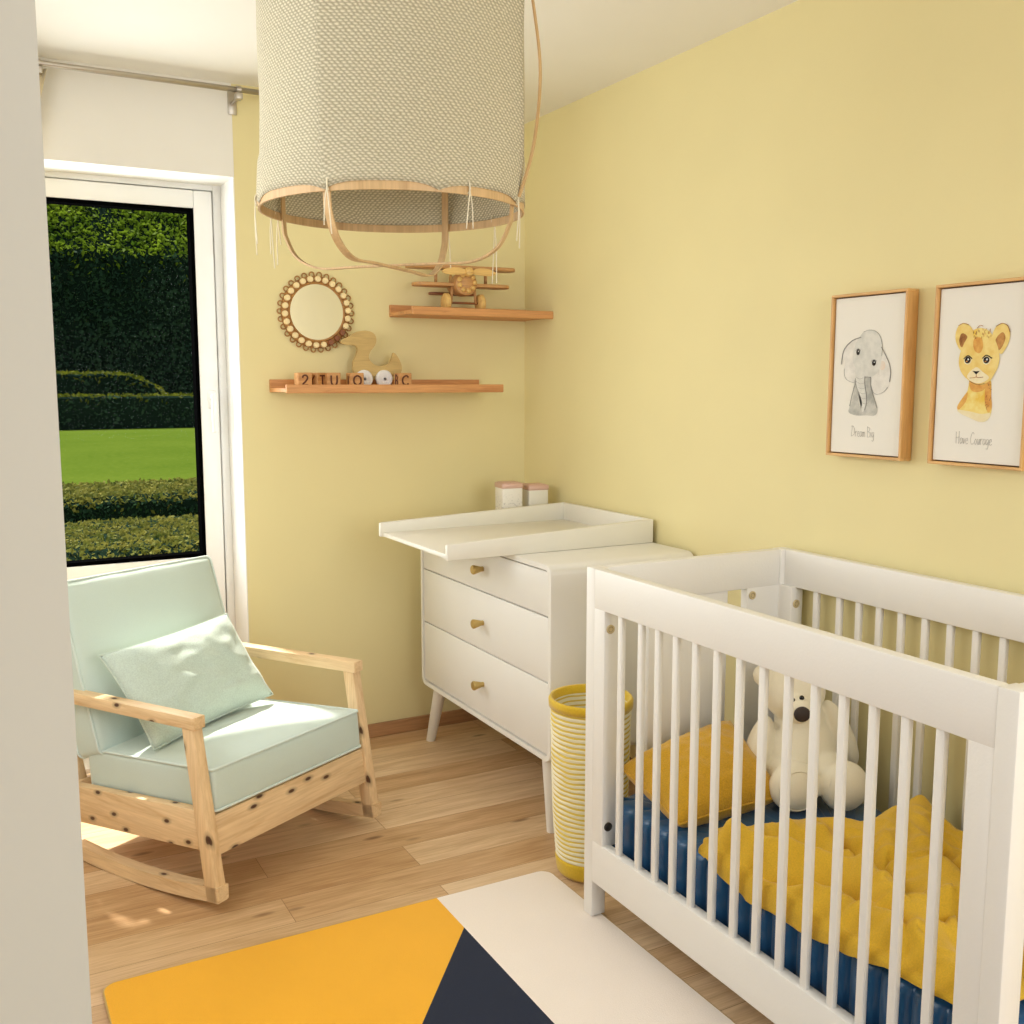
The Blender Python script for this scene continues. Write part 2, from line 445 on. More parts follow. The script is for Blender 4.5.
def quad_pillow(bm, P00, P10, P11, P01, T, n=36, pinch=.07, wr=.006, sd=1.0, crown=.5):
    """a stuffed pillow whose seam runs round four corner points"""
    P00, P10, P11, P01 = map(Vector, (P00, P10, P11, P01))
    nrm = (P10-P00).cross(P01-P00).normalized()
    lu, lv = (P10-P00).length, (P01-P00).length
    def pos(u, v, s):
        a, b = 2*u-1, 2*v-1
        aa = a*(1-pinch*(1-b*b)*abs(a)); bb = b*(1-pinch*(1-a*a)*abs(b))
        U, V = (aa+1)/2, (bb+1)/2
        p = P00*(1-U)*(1-V)+P10*U*(1-V)+P11*U*V+P01*(1-U)*V
        h = T*max(0, (1-a**4)*(1-b**4))**crown*(.72+.28*(1-a*a)*(1-b*b))
        e = (1-abs(a)**6)*(1-abs(b)**6)
        w = wr*e*(noise.noise(Vector((u*5*sd, v*5*sd, 3.1*s+sd)))+.6*noise.noise(Vector((u*11, v*11, 9*s+sd))))
        return p+nrm*s*(h+w)
    A = [[bm.verts.new(pos(i/n, j/n, 1)) for j in range(n+1)] for i in range(n+1)]
    B = [[A[i][j] if i in (0, n) or j in (0, n) else bm.verts.new(pos(i/n, j/n, -1)) for j in range(n+1)] for i in range(n+1)]
    for i in range(n):
        for j in range(n):
            for X, fl in ((A, 0), (B, 1)):
                q = [X[i][j], X[i+1][j], X[i+1][j+1], X[i][j+1]]
                f = bm.faces.new(q[::-1] if fl else q); f.smooth = True
    seam = [pos(i/n, 0, 0) for i in range(n)]+[pos(1, j/n, 0) for j in range(n)]+[pos(1-i/n, 1, 0) for i in range(n)]+[pos(0, 1-j/n, 0) for j in range(n)]
    return seam

# ------------------------------------------------------------------ room shell
XR, YB, ZC = 2.137, 3.825, 2.503       # right wall, back wall, ceiling
XL = -.45
bm = new(); box(bm, (-2.0, -2.4, -.1), (XR+.1, YB+.22, 0)); struct('floor', bm, M['floor'])
bm = new(); box(bm, (-2.0, -2.4, ZC), (XR+.1, YB+.22, ZC+.1)); struct('ceiling', bm, M['ceiling'])
bm = new(); box(bm, (XR, -2.4, 0), (XR+.1, YB+.22, ZC)); struct('wall_right', bm, M['yellow_wall'])
WX0, WX1, WZ1, RD = -.22, .934, 2.18, .2   # balcony window opening
bm = new(); box(bm, (WX1, YB, 0), (XR, YB+.22, ZC)); box(bm, (XL-.1, YB, 0), (WX0, YB+.22, ZC)); struct('wall_back', bm, M['yellow_wall'])
bm = new(); box(bm, (WX0, YB-.001, WZ1), (WX1, YB+.22, ZC)); tag(struct('trim_1', bm, M['white_wall']), 'white plaster panel above the balcony window', kind='structure')
bm = new(); box(bm, (WX1-.004, YB-.0005, 0), (WX1, YB+RD+.02, WZ1)); tag(struct('trim_2', bm, M['pvc']), 'white reveal at the right side of the window')
bm = new(); box(bm, (WX0, YB+.02, -.02), (WX1, YB+.22, .06), .004); tag(struct('trim_3', bm, M['pvc']), 'white threshold of the balcony window')
bm = new(); box(bm, (XL-.1, 1.12, 0), (XL, YB, ZC)); struct('wall_left', bm, M['white_wall'])
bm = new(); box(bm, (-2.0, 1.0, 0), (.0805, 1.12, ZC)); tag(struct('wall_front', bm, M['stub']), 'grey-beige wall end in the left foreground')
bm = new(); box(bm, (WX1, YB-.013, 0), (XR, YB, .058), .004); struct('baseboard_back', bm, M['baseboard'])
bm = new(); box(bm, (XR-.013, -2.4, 0), (XR, YB-.013, .058), .004); struct('baseboard_right', bm, M['baseboard'])

# balcony window: fixed frame, sash, seal, pane, handle
W = bpy.data.objects.new('window_1', None); COL.objects.link(W); W.location = (0, YB+RD, 0)
tag(W, 'white framed balcony window with a dark gasket looking onto hedges', kind='structure')
gx0, gx1, gz0, gz1 = -.13, .826, .772, 2.09
def ring(bm, x0, x1, z0, z1, X0, X1, Z0, Z1, y0, y1, bev=.003):
    box(bm, (X0, y0, Z0), (x0, y1, Z1), bev); box(bm, (x1, y0, Z0), (X1, y1, Z1), bev)
    box(bm, (x0, y0, Z0), (x1, y1, z0), bev); box(bm, (x0, y0, z1), (x1, y1, Z1), bev)
bm = new(); ring(bm, WX0+.03, WX1-.034, .07, WZ1-.02, WX0, WX1-.004, .04, WZ1+.01, 0, .07); obj('window_frame', bm, M['pvc'], W, 30)
bm = new(); ring(bm, gx0, gx1, gz0, gz1, WX0+.035, WX1-.04, .08, WZ1-.025, -.012, .06, .005)
box(bm, (gx0, -.004, .2), (gx1, .05, gz0-.12), .002); obj('sash', bm, M['pvc'], W, 30)
bm = new(); ring(bm, gx0+.014, gx1-.014, gz0+.014, gz1-.014, gx0-.002, gx1+.002, gz0-.002, gz1+.002, -.006, .055, 0); obj('rubber_seal', bm, M['black'], W)
bm = new(); box(bm, (gx0+.01, .02, gz0+.01), (gx1-.01, .026, gz1-.01)); obj('pane', bm, M['glass'], W)
bm = new()
box(bm, (.852, -.02, 1.345), (.88, -.010, 1.415), .004)
tube(bm, [(.866, -.012, 1.39), (.866, -.05, 1.39)], .009, 10)
box(bm, (.856, -.062, 1.255), (.876, -.046, 1.402), .006, 3)
obj('window_handle', bm, M['pvc'], W, 30)

# ------------------------------------------------------------------ garden
bm = new(); box(bm, (-40, YB+.25, -.3), (60, 70, 0)); tag(struct('lawn', bm, M['lawn']), 'flat sunlit green lawn outside the window')
def hedge(name, label, x0, x1, y0, y1, z1, mat, leaf, dens, slope=0, seed=1, group=None, round_end=False):
    rnd = random.Random(seed); bm = new()
    nx = max(4, int((x1-x0)/.8)); L = x1-x0
    prof = [(y0, 0), (y0, z1*.5), (y0+.02, z1-.05), (y0+slope*.5+.12, z1+(slope*.5)), (y0+slope+.2, z1+slope), (y1, z1+slope), (y1, 0)]
    def endz(x):
        if not round_end: return 1
        d = (x1-x)/2.2
        return math.sqrt(max(.02, 1-(1-min(1, d))**2))
    V = []
    for i in range(nx+1):
        x = x0+L*i/nx; ez = endz(x)
        V.append([bm.verts.new((x, y+.05*noise.noise(Vector((x*1.3, z*2, seed)))*min(1, z), z*ez*(1+.05*noise.noise(Vector((x*.8, y, seed)))))) for y, z in prof])
    for i in range(nx):
        for k in range(len(prof)-1):
            bm.faces.new((V[i][k], V[i+1][k], V[i+1][k+1], V[i][k+1]))
    bm.faces.new(V[0]); bm.faces.new(V[-1][::-1])
    base = [f for f in bm.faces]
    # leaves scattered over the front and top
    area = [(k, math.dist(prof[k], prof[k+1])) for k in range(len(prof)-2)]
    tot = sum(a for _, a in area)
    for _ in range(int(dens)):
        r = rnd.random()*tot
        for k, a in area:
            if r < a: break
            r -= a
        t = r/a if a else 0; t = min(1, t); x = x0+L*rnd.random(); ez = endz(x)
        y = prof[k][0]*(1-t)+prof[k+1][0]*t; z = (prof[k][1]*(1-t)+prof[k+1][1]*t)*ez
        p = Vector((x, y+rnd.uniform(-.3, .1)*leaf, z+rnd.uniform(-.3, .5)*leaf))
        a = Vector((rnd.gauss(0, 1), rnd.gauss(0, 1), rnd.gauss(0, 1))).normalized()
        b = a.orthogonal().normalized(); b.rotate(Matrix.Rotation(rnd.random()*6.28, 3, a))
        c = a.cross(b); s = leaf*rnd.uniform(.6, 1.2)
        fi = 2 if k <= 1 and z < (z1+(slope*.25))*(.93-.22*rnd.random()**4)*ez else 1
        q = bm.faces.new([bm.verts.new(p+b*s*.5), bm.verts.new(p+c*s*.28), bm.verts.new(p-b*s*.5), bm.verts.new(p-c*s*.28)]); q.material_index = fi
    me_o = None
    me = bpy.data.meshes.new(name); bm.to_mesh(me); bm.free()
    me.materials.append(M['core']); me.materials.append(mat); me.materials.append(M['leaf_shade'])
    o = bpy.data.objects.new(name, me); COL.objects.link(o)
    return tag(o, label, 'hedge', group)
hedge('box_hedge', 'low clipped box hedge nearest the window, at the bottom of the pane', -2, 6, 6.0, 7.4, .5, M['leaf_box'], .038, 48000, seed=2)
hedge('box_hedge', 'low clipped box hedge between the nearest hedge and the lawn', -2, 8, 8.9, 10.2, .5, M['leaf_box'], .05, 34000, seed=3)
hedge('clipped_hedge', 'long dark clipped hedge along the far edge of the lawn', -12, 26, 34, 35, 1.0, M['leaf_far'], .16, 6000, seed=4)
hedge('clipped_hedge', 'clipped hedge with a rounded end standing behind the far lawn hedge', -12, 7.0, 37.5, 39, 1.72, M['leaf_far'], .18, 6000, seed=5, round_end=True)
hedge('tall_hedge', 'tall dark leafy hedge with a sunlit top filling the back of the garden', -16, 20, 42, 48, 6.3, M['leaf_top'], .24, 70000, slope=3.6, seed=6)

# ------------------------------------------------------------------ curtain rod and curtain
t = thing('curtain_rod', 'thin brushed steel curtain rod across the wall above the window', 'curtain rod', (0, 0, 0))
bm = new(); tube(bm, [(-.40, 3.725, 2.458), (1.12, 3.725, 2.458)], .0095, 12)
lathe(bm, [(.001, 1.115), (.014, 1.12), (.014, 1.14), (.001, 1.146)], 14, (0, 3.725, 2.458), 'x'); obj('rod', bm, M['steel'], t)
for x in (.935, .297):
    bm = new(); box(bm, (x-.016, YB-.006, 2.395), (x+.016, YB, 2.475), .003); tube(bm, [(x, YB-.004, 2.432), (x, 3.725, 2.432)], .006, 8)
    box(bm, (x-.012, 3.708, 2.424), (x+.012, 3.742, 2.446), .003)
    lathe(bm, [(.0098, -.008), (.0135, -.008), (.0135, .008), (.0098, .008)], 14, (x, 3.725, 2.458), 'x')
    obj('bracket', bm, M['steel'], t, 30)
bm = new()
def curt(u, v):
    wx = .325-.34*(1-u)          # u 0..1 from left to right
    squeeze = 1-.55*min(1, v*3.2)
    x = -.02+(wx+.02)*squeeze if u > 0 else -.02
    return Vector((x, 3.725+.028*math.sin(u*34)*(.6+.4*v), 2.446-2.38*v))
grid(bm, curt, 90, 24)
o = obj('curtain', bm, M['curtain'], None, True); tag(o, 'sliver of beige curtain hanging from the rod beside the near wall', 'curtain')
o.modifiers.new('thick', 'SOLIDIFY').thickness = .002

# ------------------------------------------------------------------ rug
bm = new()
rx0, rx1, ry0, ry1, rz, rc = .226, 1.463, .75, 2.478, .010, .035
def rug_poly(bm, pts, mi):
    n = len(pts); a = [bm.verts.new((x, y, rz)) for x, y in pts]
    bm.faces.new(a).material_index = mi
def arc(cx, cy, r, a0, a1, n=6): return [(cx+r*math.cos(a0+(a1-a0)*k/n), cy+r*math.sin(a0+(a1-a0)*k/n)) for k in range(n+1)]
tl = arc(rx0+rc, ry1-rc, rc, PI, PI/2); tr = arc(rx1-rc, ry1-rc, rc, PI/2, 0)
br_ = arc(rx1-rc, ry0+rc, rc, 0, -PI/2); bl = arc(rx0+rc, ry0+rc, rc, -PI/2, -PI)
sx, sy = 1.104, 2.30
k = (1.975-2.298)/(.841-1.102)          # slope of the orange / navy edge
xe = rx0; ye = sy-(sx-xe)*k
rug_poly(bm, [(rx0, ye)]+tl+[(sx, ry1), (sx, sy)], 0) if ye > ry0+rc else rug_poly(bm, tl+[(sx, ry1), (sx, sy), (sx-(sy-ry0)/k, ry0)]+bl, 0)
rug_poly(bm, [(sx, sy), (sx, ry0)]+([(bl[0])]+bl[1:]+[(rx0, ye)] if ye > ry0+rc else [(sx-(sy-ry0)/k, ry0)]), 2)
rug_poly(bm, [(sx, ry0), (sx, sy), (sx, ry1)]+tr+br_, 1)
per = tl+tr+br_+bl
for i in range(len(per)):
    (x0, y0), (x1, y1) = per[i], per[(i+1) % len(per)]
    f = bm.faces.new([bm.verts.new(p) for p in ((x0, y0, rz), (x1, y1, rz), (x1, y1, .0005), (x0, y0, .0005))]); f.material_index = 3
tube(bm, [(x, y, rz-.003) for x, y in per], .0035, 6, True, mi=3)
o = obj('area_rug', bm, [M['orange_rug'], M['cream_rug'], M['navy_rug'], M['rug_edge']])
tag(o, 'short pile rug with orange, cream and navy blocks on the wooden floor', 'rug')

# ------------------------------------------------------------------ rocking chair (local: x across, y towards the back)
phi = math.radians(29.2)
R = thing('rocking_chair', 'knotty pine rocking chair with mint green cushions by the window', 'rocking chair', (.541, 2.695, 0), phi)
CW = .69
def arcz(y): return (y-.42)**2/(2*2.5)
def rocker(x0, x1):
    bm = new(); n = 22; y0, y1 = -.015, .93; th = .042
    A = []
    for i in range(n+1):
        y = y0+(y1-y0)*i/n; z = arcz(y)+.0015
        A.append([bm.verts.new(p) for p in ((x0, y, z), (x1, y, z), (x1, y, z+th), (x0, y, z+th))])
    for i in range(n):
        for k in range(4): bm.faces.new((A[i][k], A[i+1][k], A[i+1][(k+1) % 4], A[i][(k+1) % 4]))
    bm.faces.new(A[0]); bm.faces.new(A[-1][::-1])
    return bm
PW = .036
for sx0 in (0, CW-PW):
    x0, x1 = sx0, sx0+PW
    obj('rocker', rocker(x0, x1), M['pine_y'], R)
    bm = new(); prism(bm, [(-.012, .034), (.034, .03), (.108, .512), (.066, .515)], x0, x1, 0, .003); obj('front_post', bm, M['pine_z'], R, 30)
    bm = new(); prism(bm, [(.69, .045), (.735, .045), (.775, .505), (.73, .507)], x0, x1, 0, .003); obj('back_post', bm, M['pine_z'], R, 30)
    bm = new(); prism(bm, [(.055, .512), (.86, .487), (.861, .522), (.056, .547)], x0-.003, x1+.003, 0, .003); obj('armrest', bm, M['pine_y'], R, 30)
    bm = new(); prism(bm, [(.032, .174), (.715, .115), (.722, .228), (.048, .285)], x0+.003, x1-.003, 0, .002); obj('side_rail', bm, M['pine_y'], R, 30)
bm = new(); prism(bm, [(.02, .152), (.045, .150), (.058, .262), (.033, .264)], PW-.002, CW-PW+.002, 0, .003); obj('front_rail', bm, M['pine_x'], R, 30)
bm = new(); prism(bm, [(.64, .122), (.665, .122), (.675, .228), (.65, .228)], PW-.002, CW-PW+.002, 0, .003); obj('back_rail', bm, M['pine_x'], R, 30)
bm = new()   # slatted seat base and back frame
for k in range(6):
    y = .09+k*.09; z = .245-.083*(y-.05)
    box(bm, (PW-.004, y, z), (CW-PW+.004, y+.05, z+.014), .002)
obj('seat_slat', bm, M['pine_x'], R, 30)
bm = new()
d = Vector((0, .40, .62)).normalized()
for x in (.05, CW-.05-.03): prism(bm, [(.645, .2), (.68, .2), (.850, .755), (.815, .755)], x, x+.03, 0, .003)
for s in (.22, .44, .66, .86):
    y = .672+(.845-.672)*s; z = .2+.6*s
    box(bm, (.06, y-.012, z-.03), (CW-.06, y+.006, z+.03), .003)
obj('backrest_frame', bm, M['pine_z'], R, 30)
# seat cushion
def cushion(L, W_, T, puff, bev, n=26):
    """boxy cushion, x 0..L, y 0..W, z 0..T with domed top"""
    bm = new(); t = bmesh.new(); bmesh.ops.create_cube(t, size=1)
    for v in t.verts: v.co = Vector(((v.co.x+.5)*L, (v.co.y+.5)*W_, (v.co.z+.5)*T))
    bmesh.ops.bevel(t, geom=t.edges[:], offset=bev, segments=3, profile=.5, affect='EDGES')
    bmesh.ops.subdivide_edges(t, edges=[e for e in t.edges if e.calc_length() > .05], cuts=12, use_grid_fill=True)
    for v in t.verts:
        a, b, c = 2*v.co.x/L-1, 2*v.co.y/W_-1, 2*v.co.z/T-1
        v.co.z += puff*(1-min(1, a*a))*(1-min(1, b*b))*(1 if c > 0 else -.3)*min(1, abs(c))
        v.co.y += .008*(1-a*a)*(1-c*c)*(1 if b > 0 else -1)*min(1, abs(b))**4
        v.co.x += .006*(1-b*b)*(1-c*c)*(1 if a > 0 else -1)*min(1, abs(a))**4
        v.co += Vector((0, 0, .003*noise.noise(v.co*9)))
    for f in t.faces: f.smooth = True
    merge(bm, t); return bm
def rrect(L, W_, r, z, n=5):
    out = []
    for cx, cy, a in ((L-r, W_-r, 0), (r, W_-r, PI/2), (r, r, PI), (L-r, r, 1.5*PI)):
        for k in range(n+1): out.append((cx+r*math.cos(a+PI/2*k/n), cy+r*math.sin(a+PI/2*k/n), z))
    return out
sl = math.atan(.083)
c = obj('seat_cushion', cushion(CW-2*PW-.008, .56, .125, .022, .016), M['mint'], R, True, (PW+.004, .028, .270)); c.rotation_euler = (-sl, 0, 0)
for z in (.121, .006):
    bm = new(); tube(bm, rrect(CW-2*PW-.008, .56, .016, z), .0042, 6, True); obj('piping', bm, M['mint_pipe'], c, True)
# back cushion: lying plane rotated up
ang = math.radians(72)
c = obj('back_cushion', cushion(.585, .53, .125, .028, .02), M['mint'], R, True, (.03, .624, .306)); c.rotation_euler = (ang, 0, 0)
bm = new(); tube(bm, rrect(.585, .53, .02, .116), .004, 6, True); obj('piping', bm, M['mint_pipe'], c, True)
bm = new(); tube(bm, rrect(.585, .53, .02, .010), .004, 6, True); obj('piping', bm, M['mint_pipe'], c, True)

# throw pillow resting on the chair
P = thing('throw_pillow', 'mint green textured throw pillow leaning on the rocking chair', 'cushion', (.541, 2.695, 0), phi)
bm = new()
seam = quad_pillow(bm, (.065, .310, .388), (.600, .375, .402), (.520, .495, .680), (.028, .490, .650), .058, 40, .05, .008, 1.3)
b = obj('pillow_cover', bm, M['mint_weave'], P, True)
bm = new(); tube(bm, seam, .003, 6, True); obj('seam_piping', bm, M['mint_weave'], P, True)

# ------------------------------------------------------------------ dresser
DX0, DX1, DY0, DY1, DZ0, DZ1 = 1.57, XR-.016, 2.64, 3.648, .255, .888
D = thing('dresser', 'white three-drawer dresser with brass knobs and splayed legs in the corner', 'dresser', (DX0, DY0, 0))
bm = new()
L, H_ = DY1-DY0, DZ1-DZ0; dep = DX1-DX0; th = .018; rr = .034
def rrp(x0, x1, z0, z1, r, n=6):
    out = []
    for cx, cz, a in ((x1-r, z1-r, 0), (x0+r, z1-r, PI/2), (x0+r, z0+r, PI), (x1-r, z0+r, 1.5*PI)):
        for k in range(n+1): out.append((cx+r*math.cos(a+PI/2*k/n), cz+r*math.sin(a+PI/2*k/n)))
    return out
outer = rrp(0, L, DZ0, DZ1, rr); inner = rrp(th, L-th, DZ0+th, DZ1-th, rr-th+.003)
n = len(outer)
ov0 = [bm.verts.new((.004, y, z)) for y, z in outer]; ov1 = [bm.verts.new((dep, y, z)) for y, z in outer]
ovb = [bm.verts.new((0, (y-L/2)*.994+L/2, (z-.57)*.994+.57)) for y, z in outer]
iv0 = [bm.verts.new((0, y, z)) for y, z in inner]; iv1 = [bm.verts.new((.4, y, z)) for y, z in inner]
for i in range(n):
    j = (i+1) % n
    for A, B in ((ov0, ov1), (ovb, ov0), (iv0, ovb), (iv1, iv0)): bm.faces.new((A[i], A[j], B[j], B[i]))
bm.faces.new(ov1); bm.faces.new(iv1[::-1])
obj('carcass', bm, M['white_lacquer'], D, 40)
gz = [DZ0+th+.003, .512, .722, DZ1-th-.003]
for k in range(3):
    bm = new(); box(bm, (.004, th+.003, gz[k]+.0022), (.03, L-th-.003, gz[k+1]-.0022), .002)
    dr = obj('drawer', bm, M['white_lacquer'], D, 30)
    bm = new(); zc = (.385, .606, .797)[k]; yc = 3.112-DY0
    lathe(bm, [(.001, -.038), (.014, -.038), (.0165, -.035), (.0165, -.031), (.009, -.004), (.009, .006)], 18, (0, yc, zc+.006), 'x')
    obj('knob', bm, M['brass'], dr, 40)
for x, y, dx, dy in ((.05, L-.075, 0, .105), (.05, .09, 0, -.02), (dep-.06, L-.09, 0, .06), (dep-.06, .09, 0, -.03)):
    bm = new()
    tube(bm, [(x, y, DZ0+.002), (x+dx, y+dy, .0)], [.026, .0185], 20)
    obj('leg', bm, M['white_lacquer'], D, 60)

# changing tray on the dresser
T = thing('changing_tray', 'white open-fronted changing tray resting on top of the dresser', 'changing tray', (0, 0, DZ1))
tx0, tx1, ty0, ty1 = 1.326, 2.12, 2.868, 3.462
bm = new(); box(bm, (tx0+.012, ty0+.01, .001), (tx1-.01, ty1-.01, .016), .002); obj('tray_floor', bm, M['tray_white'], T, 30)
for y in (ty0, ty1-.018):
    bm = new(); prism(bm, [(tx0, .0), (tx1, .0), (tx1, .084), (tx0, .052)], y, y+.018, 1, .005)
    # prism with ax=1: 2D axes are x, z
    obj('side_panel', bm, M['tray_white'], T, 30)
bm = new(); box(bm, (tx1-.018, ty0+.016, .001), (tx1, ty1-.016, .083), .004); obj('back_panel', bm, M['tray_white'], T, 30)

# storage tins behind the tray
def tin(loc, w, d, h, mat, label, rz):
    t = thing('storage_tin', label, 'tin', loc, rz, 'storage tins behind the changing tray')
    bm = new(); box(bm, (-w/2, -d/2, 0), (w/2, d/2, h-.016), .006, 3); obj('tin_body', bm, mat, t, 40)
    bm = new(); box(bm, (-w/2-.002, -d/2-.002, h-.022), (w/2+.002, d/2+.002, h), .006, 3); box(bm, (-w/2+.008, -d/2+.008, h-.002), (w/2-.008, d/2-.008, h+.002), .001)
    tag(obj('lid', bm, M['pink_lid'], t, 40), 'rose coloured lid')
tin((1.915, 3.555, DZ1), .086, .086, .163, M['tin_print'], 'taller white tin printed with small flowers and a rose lid', -.12)
tin((2.033, 3.557, DZ1), .086, .086, .150, M['tin_plain'], 'shorter plain white tin with a rose lid, nearer the right wall', -.08)

# ------------------------------------------------------------------ laundry basket
B = thing('laundry_basket', 'tall woven basket with mustard and white stripes between dresser and crib', 'basket', (1.578, 2.425, 0))
bh = .533
def brad(z): return .090+.032*(z/bh)**.7+.003*math.sin(z*9)
bm = new()
prof = [(.001, .004), (brad(0)-.012, .0), (brad(0), .012)]
N = 140
for k in range(1, N+1):
    z = .012+(bh-.012)*k/N; prof.append((brad(z)+.0022*math.sin(2*PI*z/.0150), z))
for k in range(N, 1, -1):
    z = .012+(bh-.012)*k/N; prof.append((brad(z)-.006, z))
prof.append((.001, .02))
lathe(bm, prof, 48); obj('basket_wall', bm, M['basket'], B)
bm = new()
lathe(bm, [(brad(bh)-.008, bh-.02), (brad(bh)+.004, bh-.022), (brad(bh)+.005, bh-.002), (brad(bh)+.001, bh+.006), (brad(bh)-.007, bh+.004), (brad(bh)-.008, bh-.02)], 48)
tag(obj('rim', bm, M['basket_rim'], B), 'solid mustard rim')
bm = new(); prof = [(.001, -.0005), (brad(0)-.010, -.0005), (brad(0)+.003, .010)]
for k in range(1, 9): z = .01+.045*k/8; prof.append((brad(z)+.004, z))
prof += [(brad(.06)-.002, .058)]
lathe(bm, prof, 48); tag(obj('base_band', bm, M['basket_rim'], B), 'solid mustard base')

# ------------------------------------------------------------------ crib
CX0, CX1, CY0, CY1, CZ = 1.428, 2.112, .975, 2.222, .967
C = thing('crib', 'white slatted baby crib along the yellow right wall', 'crib')
RT, RZ0, BZ0, BZ1 = .030, .862, .113, .230     # rail thickness, rail zones
LG = .040
for sx_, x0 in ((0, CX0), (1, CX1-.045)):
    for y0 in (CY0, CY1-LG):
        bm = new(); z0 = .0112 if (sx_ == 0 and y0 < 2.3 and True) else .0005
        box(bm, (x0, y0, z0), (x0+.045, y0+LG, CZ), .004); obj('corner_post', bm, M['crib_white'], C, 30)
OY0, OY1 = 1.063, 2.135
def bolt(bm, p, ax, s):
    """round brass bolt head on a face; ax axis, s direction"""
    mt = Matrix.Scale(s, 4, Vector((1, 0, 0)) if ax == 'x' else Vector((0, 1, 0)))
    lathe(bm, [(.0120, 0), (.0120, .003), (.0095, .0045), (.0068, .003)], 18, p, ax, mat=mt)
    lathe(bm, [(.0069, .0028), (.0069, .0032), (.0035, .0022), (.001, .0022)], 18, p, ax, mi=1, mat=mt)
SLF = [y for y in (2.065, 1.98, 1.911, 1.842, 1.771, 1.697, 1.623, 1.551, 1.479, 1.406, 1.334, 1.262, 1.189, 1.116)]
for side, x0 in (('front', CX0), ('back', CX1-.045)):
    xo = x0 if side == 'front' else x0+.045-RT
    bm = new(); box(bm, (xo, CY0+LG-.002, RZ0), (xo+RT, CY1-LG+.002, CZ), .004); obj('top_rail', bm, M['crib_white'], C, 30)
    bm = new(); box(bm, (xo, CY0+LG-.002, BZ0), (xo+RT, CY1-LG+.002, BZ1), .004); obj('bottom_rail', bm, M['crib_white'], C, 30)
    for y0, y1 in ((CY0+LG-.002, OY0), (OY1, CY1-LG+.002)):
        bm = new(); box(bm, (x0+.0005, y0, BZ1-.003), (x0+.0445, y1, RZ0+.003), .003)
        st = obj('stile', bm, M['crib_white'], C, 30)
        yy, s = (y1, 1) if y0 < 1.5 else (y0, -1)
        for z, m in ((.815, 'bolt'), (.282, 'bolt_dark')):
            bm = new(); bolt(bm, (x0+.0185, yy, z), 'y', s); tag(obj('bolt', bm, [M[m], M['bolt_dark']], st, 40), 'round brass bolt' if m == 'bolt' else 'dark round bolt')
    for y in [q*1.0055 if side == 'front' else q for q in SLF]:
        bm = new(); box(bm, (xo+.007, y-.0095, BZ1-.004), (xo+.021, y+.0095, RZ0+.004), .004, 2); obj('slat', bm, M['crib_white'], C, 40)
for e, y0 in (('near', CY0), ('far', CY1-LG)):
    yo = y0+.005
    bm = new(); box(bm, (CX0+.043, yo, RZ0), (CX1-.043, yo+RT, CZ), .004); obj('end_rail', bm, M['crib_white'], C, 30)
    bm = new(); box(bm, (CX0+.043, yo, BZ0), (CX1-.043, yo+RT, BZ1), .004); obj('end_rail', bm, M['crib_white'], C, 30)
    for x0, x1 in ((CX0+.043, CX0+.062), (1.950, CX1-.043)):
        bm = new(); box(bm, (x0, yo+.001, BZ1-.003), (x1, yo+RT-.001, RZ0+.003), .003); obj('end_stile', bm, M['crib_white'], C, 30)
    bm = new(); box(bm, (1.612, yo+.006, BZ1-.003), (1.884, yo+.024, RZ0+.003), .003); obj('end_panel', bm, M['crib_white'], C, 30)
bm = new(); bolt(bm, (1.967, CY1-LG+.005, .842), 'y', -1); tag(obj('bolt', bm, [M['bolt'], M['bolt_dark']], C, 40), 'round brass bolt')
bm = new(); box(bm, (CX0+.028, CY0+.035, .165), (CX1-.028, CY1-.035, .183), .002); obj('mattress_support', bm, M['crib_white'], C, 30)

# mattress with channel-tufted satin sides
mx0, mx1, my0, my1, mz0, mz1 = CX0+.049, CX1-.049, CY0+.05, CY1-.043, .184, .345
bm = new()
def per_pt(s):
    """point on rounded rectangle perimeter, arc length s, with outward normal"""
    r = .02; a, b = (mx1-mx0-2*r), (my1-my0-2*r); q = PI*r/2; tot = 2*(a+b)+4*q; s %= tot
    segs = [('l', (mx0, my0+r), (0, 1), b, (-1, 0)), ('a', (mx0+r, my1-r), PI, q), ('l', (mx0+r, my1), (1, 0), a, (0, 1)), ('a', (mx1-r, my1-r), PI/2, q),
            ('l', (mx1, my1-r), (0, -1), b, (1, 0)), ('a', (mx1-r, my0+r), 0, q), ('l', (mx1-r, my0), (-1, 0), a, (0, -1)), ('a', (mx0+r, my0+r), -PI/2, q)]
    for g in segs:
        L_ = g[3]
        if s <= L_:
            if g[0] == 'l': return (g[1][0]+g[2][0]*s, g[1][1]+g[2][1]*s), g[4]
            an = g[2]-s/r; return (g[1][0]+r*math.cos(an), g[1][1]+r*math.sin(an)), (math.cos(an), math.sin(an))
        s -= L_
    return (mx0, my0+r), (-1, 0)
r_ = .02; TOT = 2*(mx1-mx0-2*r_+my1-my0-2*r_)+2*PI*r_
seg = TOT/round(TOT/.0735); NS = round(TOT/seg)*14
zp = [(0, -.02), (.012, -.004), (.04, 0), (.09, 0), (.135, -.001), (.152, -.008), (.161, -.022)]
rings = []
for i in range(NS):
    s = TOT*i/NS; (x, y), (nx, ny) = per_pt(s); ph = (s/seg) % 1
    puff = .018*(abs(math.sin(PI*ph))**.5)-.014+.003*noise.noise(Vector((s*9, 1, 2)))
    col = []
    for h, o in zp:
        k = puff*(1 if h < .14 else .5)+o+.0025*noise.noise(Vector((s*14, h*30, 5)))
        col.append(bm.verts.new((x+nx*k, y+ny*k, mz0+h+(-.006*(1-abs(math.sin(PI*ph))**.5) if h > .1 else 0))))
    rings.append(col)
for i in range(NS):
    A, B_ = rings[i], rings[(i+1) % NS]
    for k in range(len(zp)-1):
        f = bm.faces.new((A[k], B_[k], B_[k+1], A[k+1])); f.smooth = True
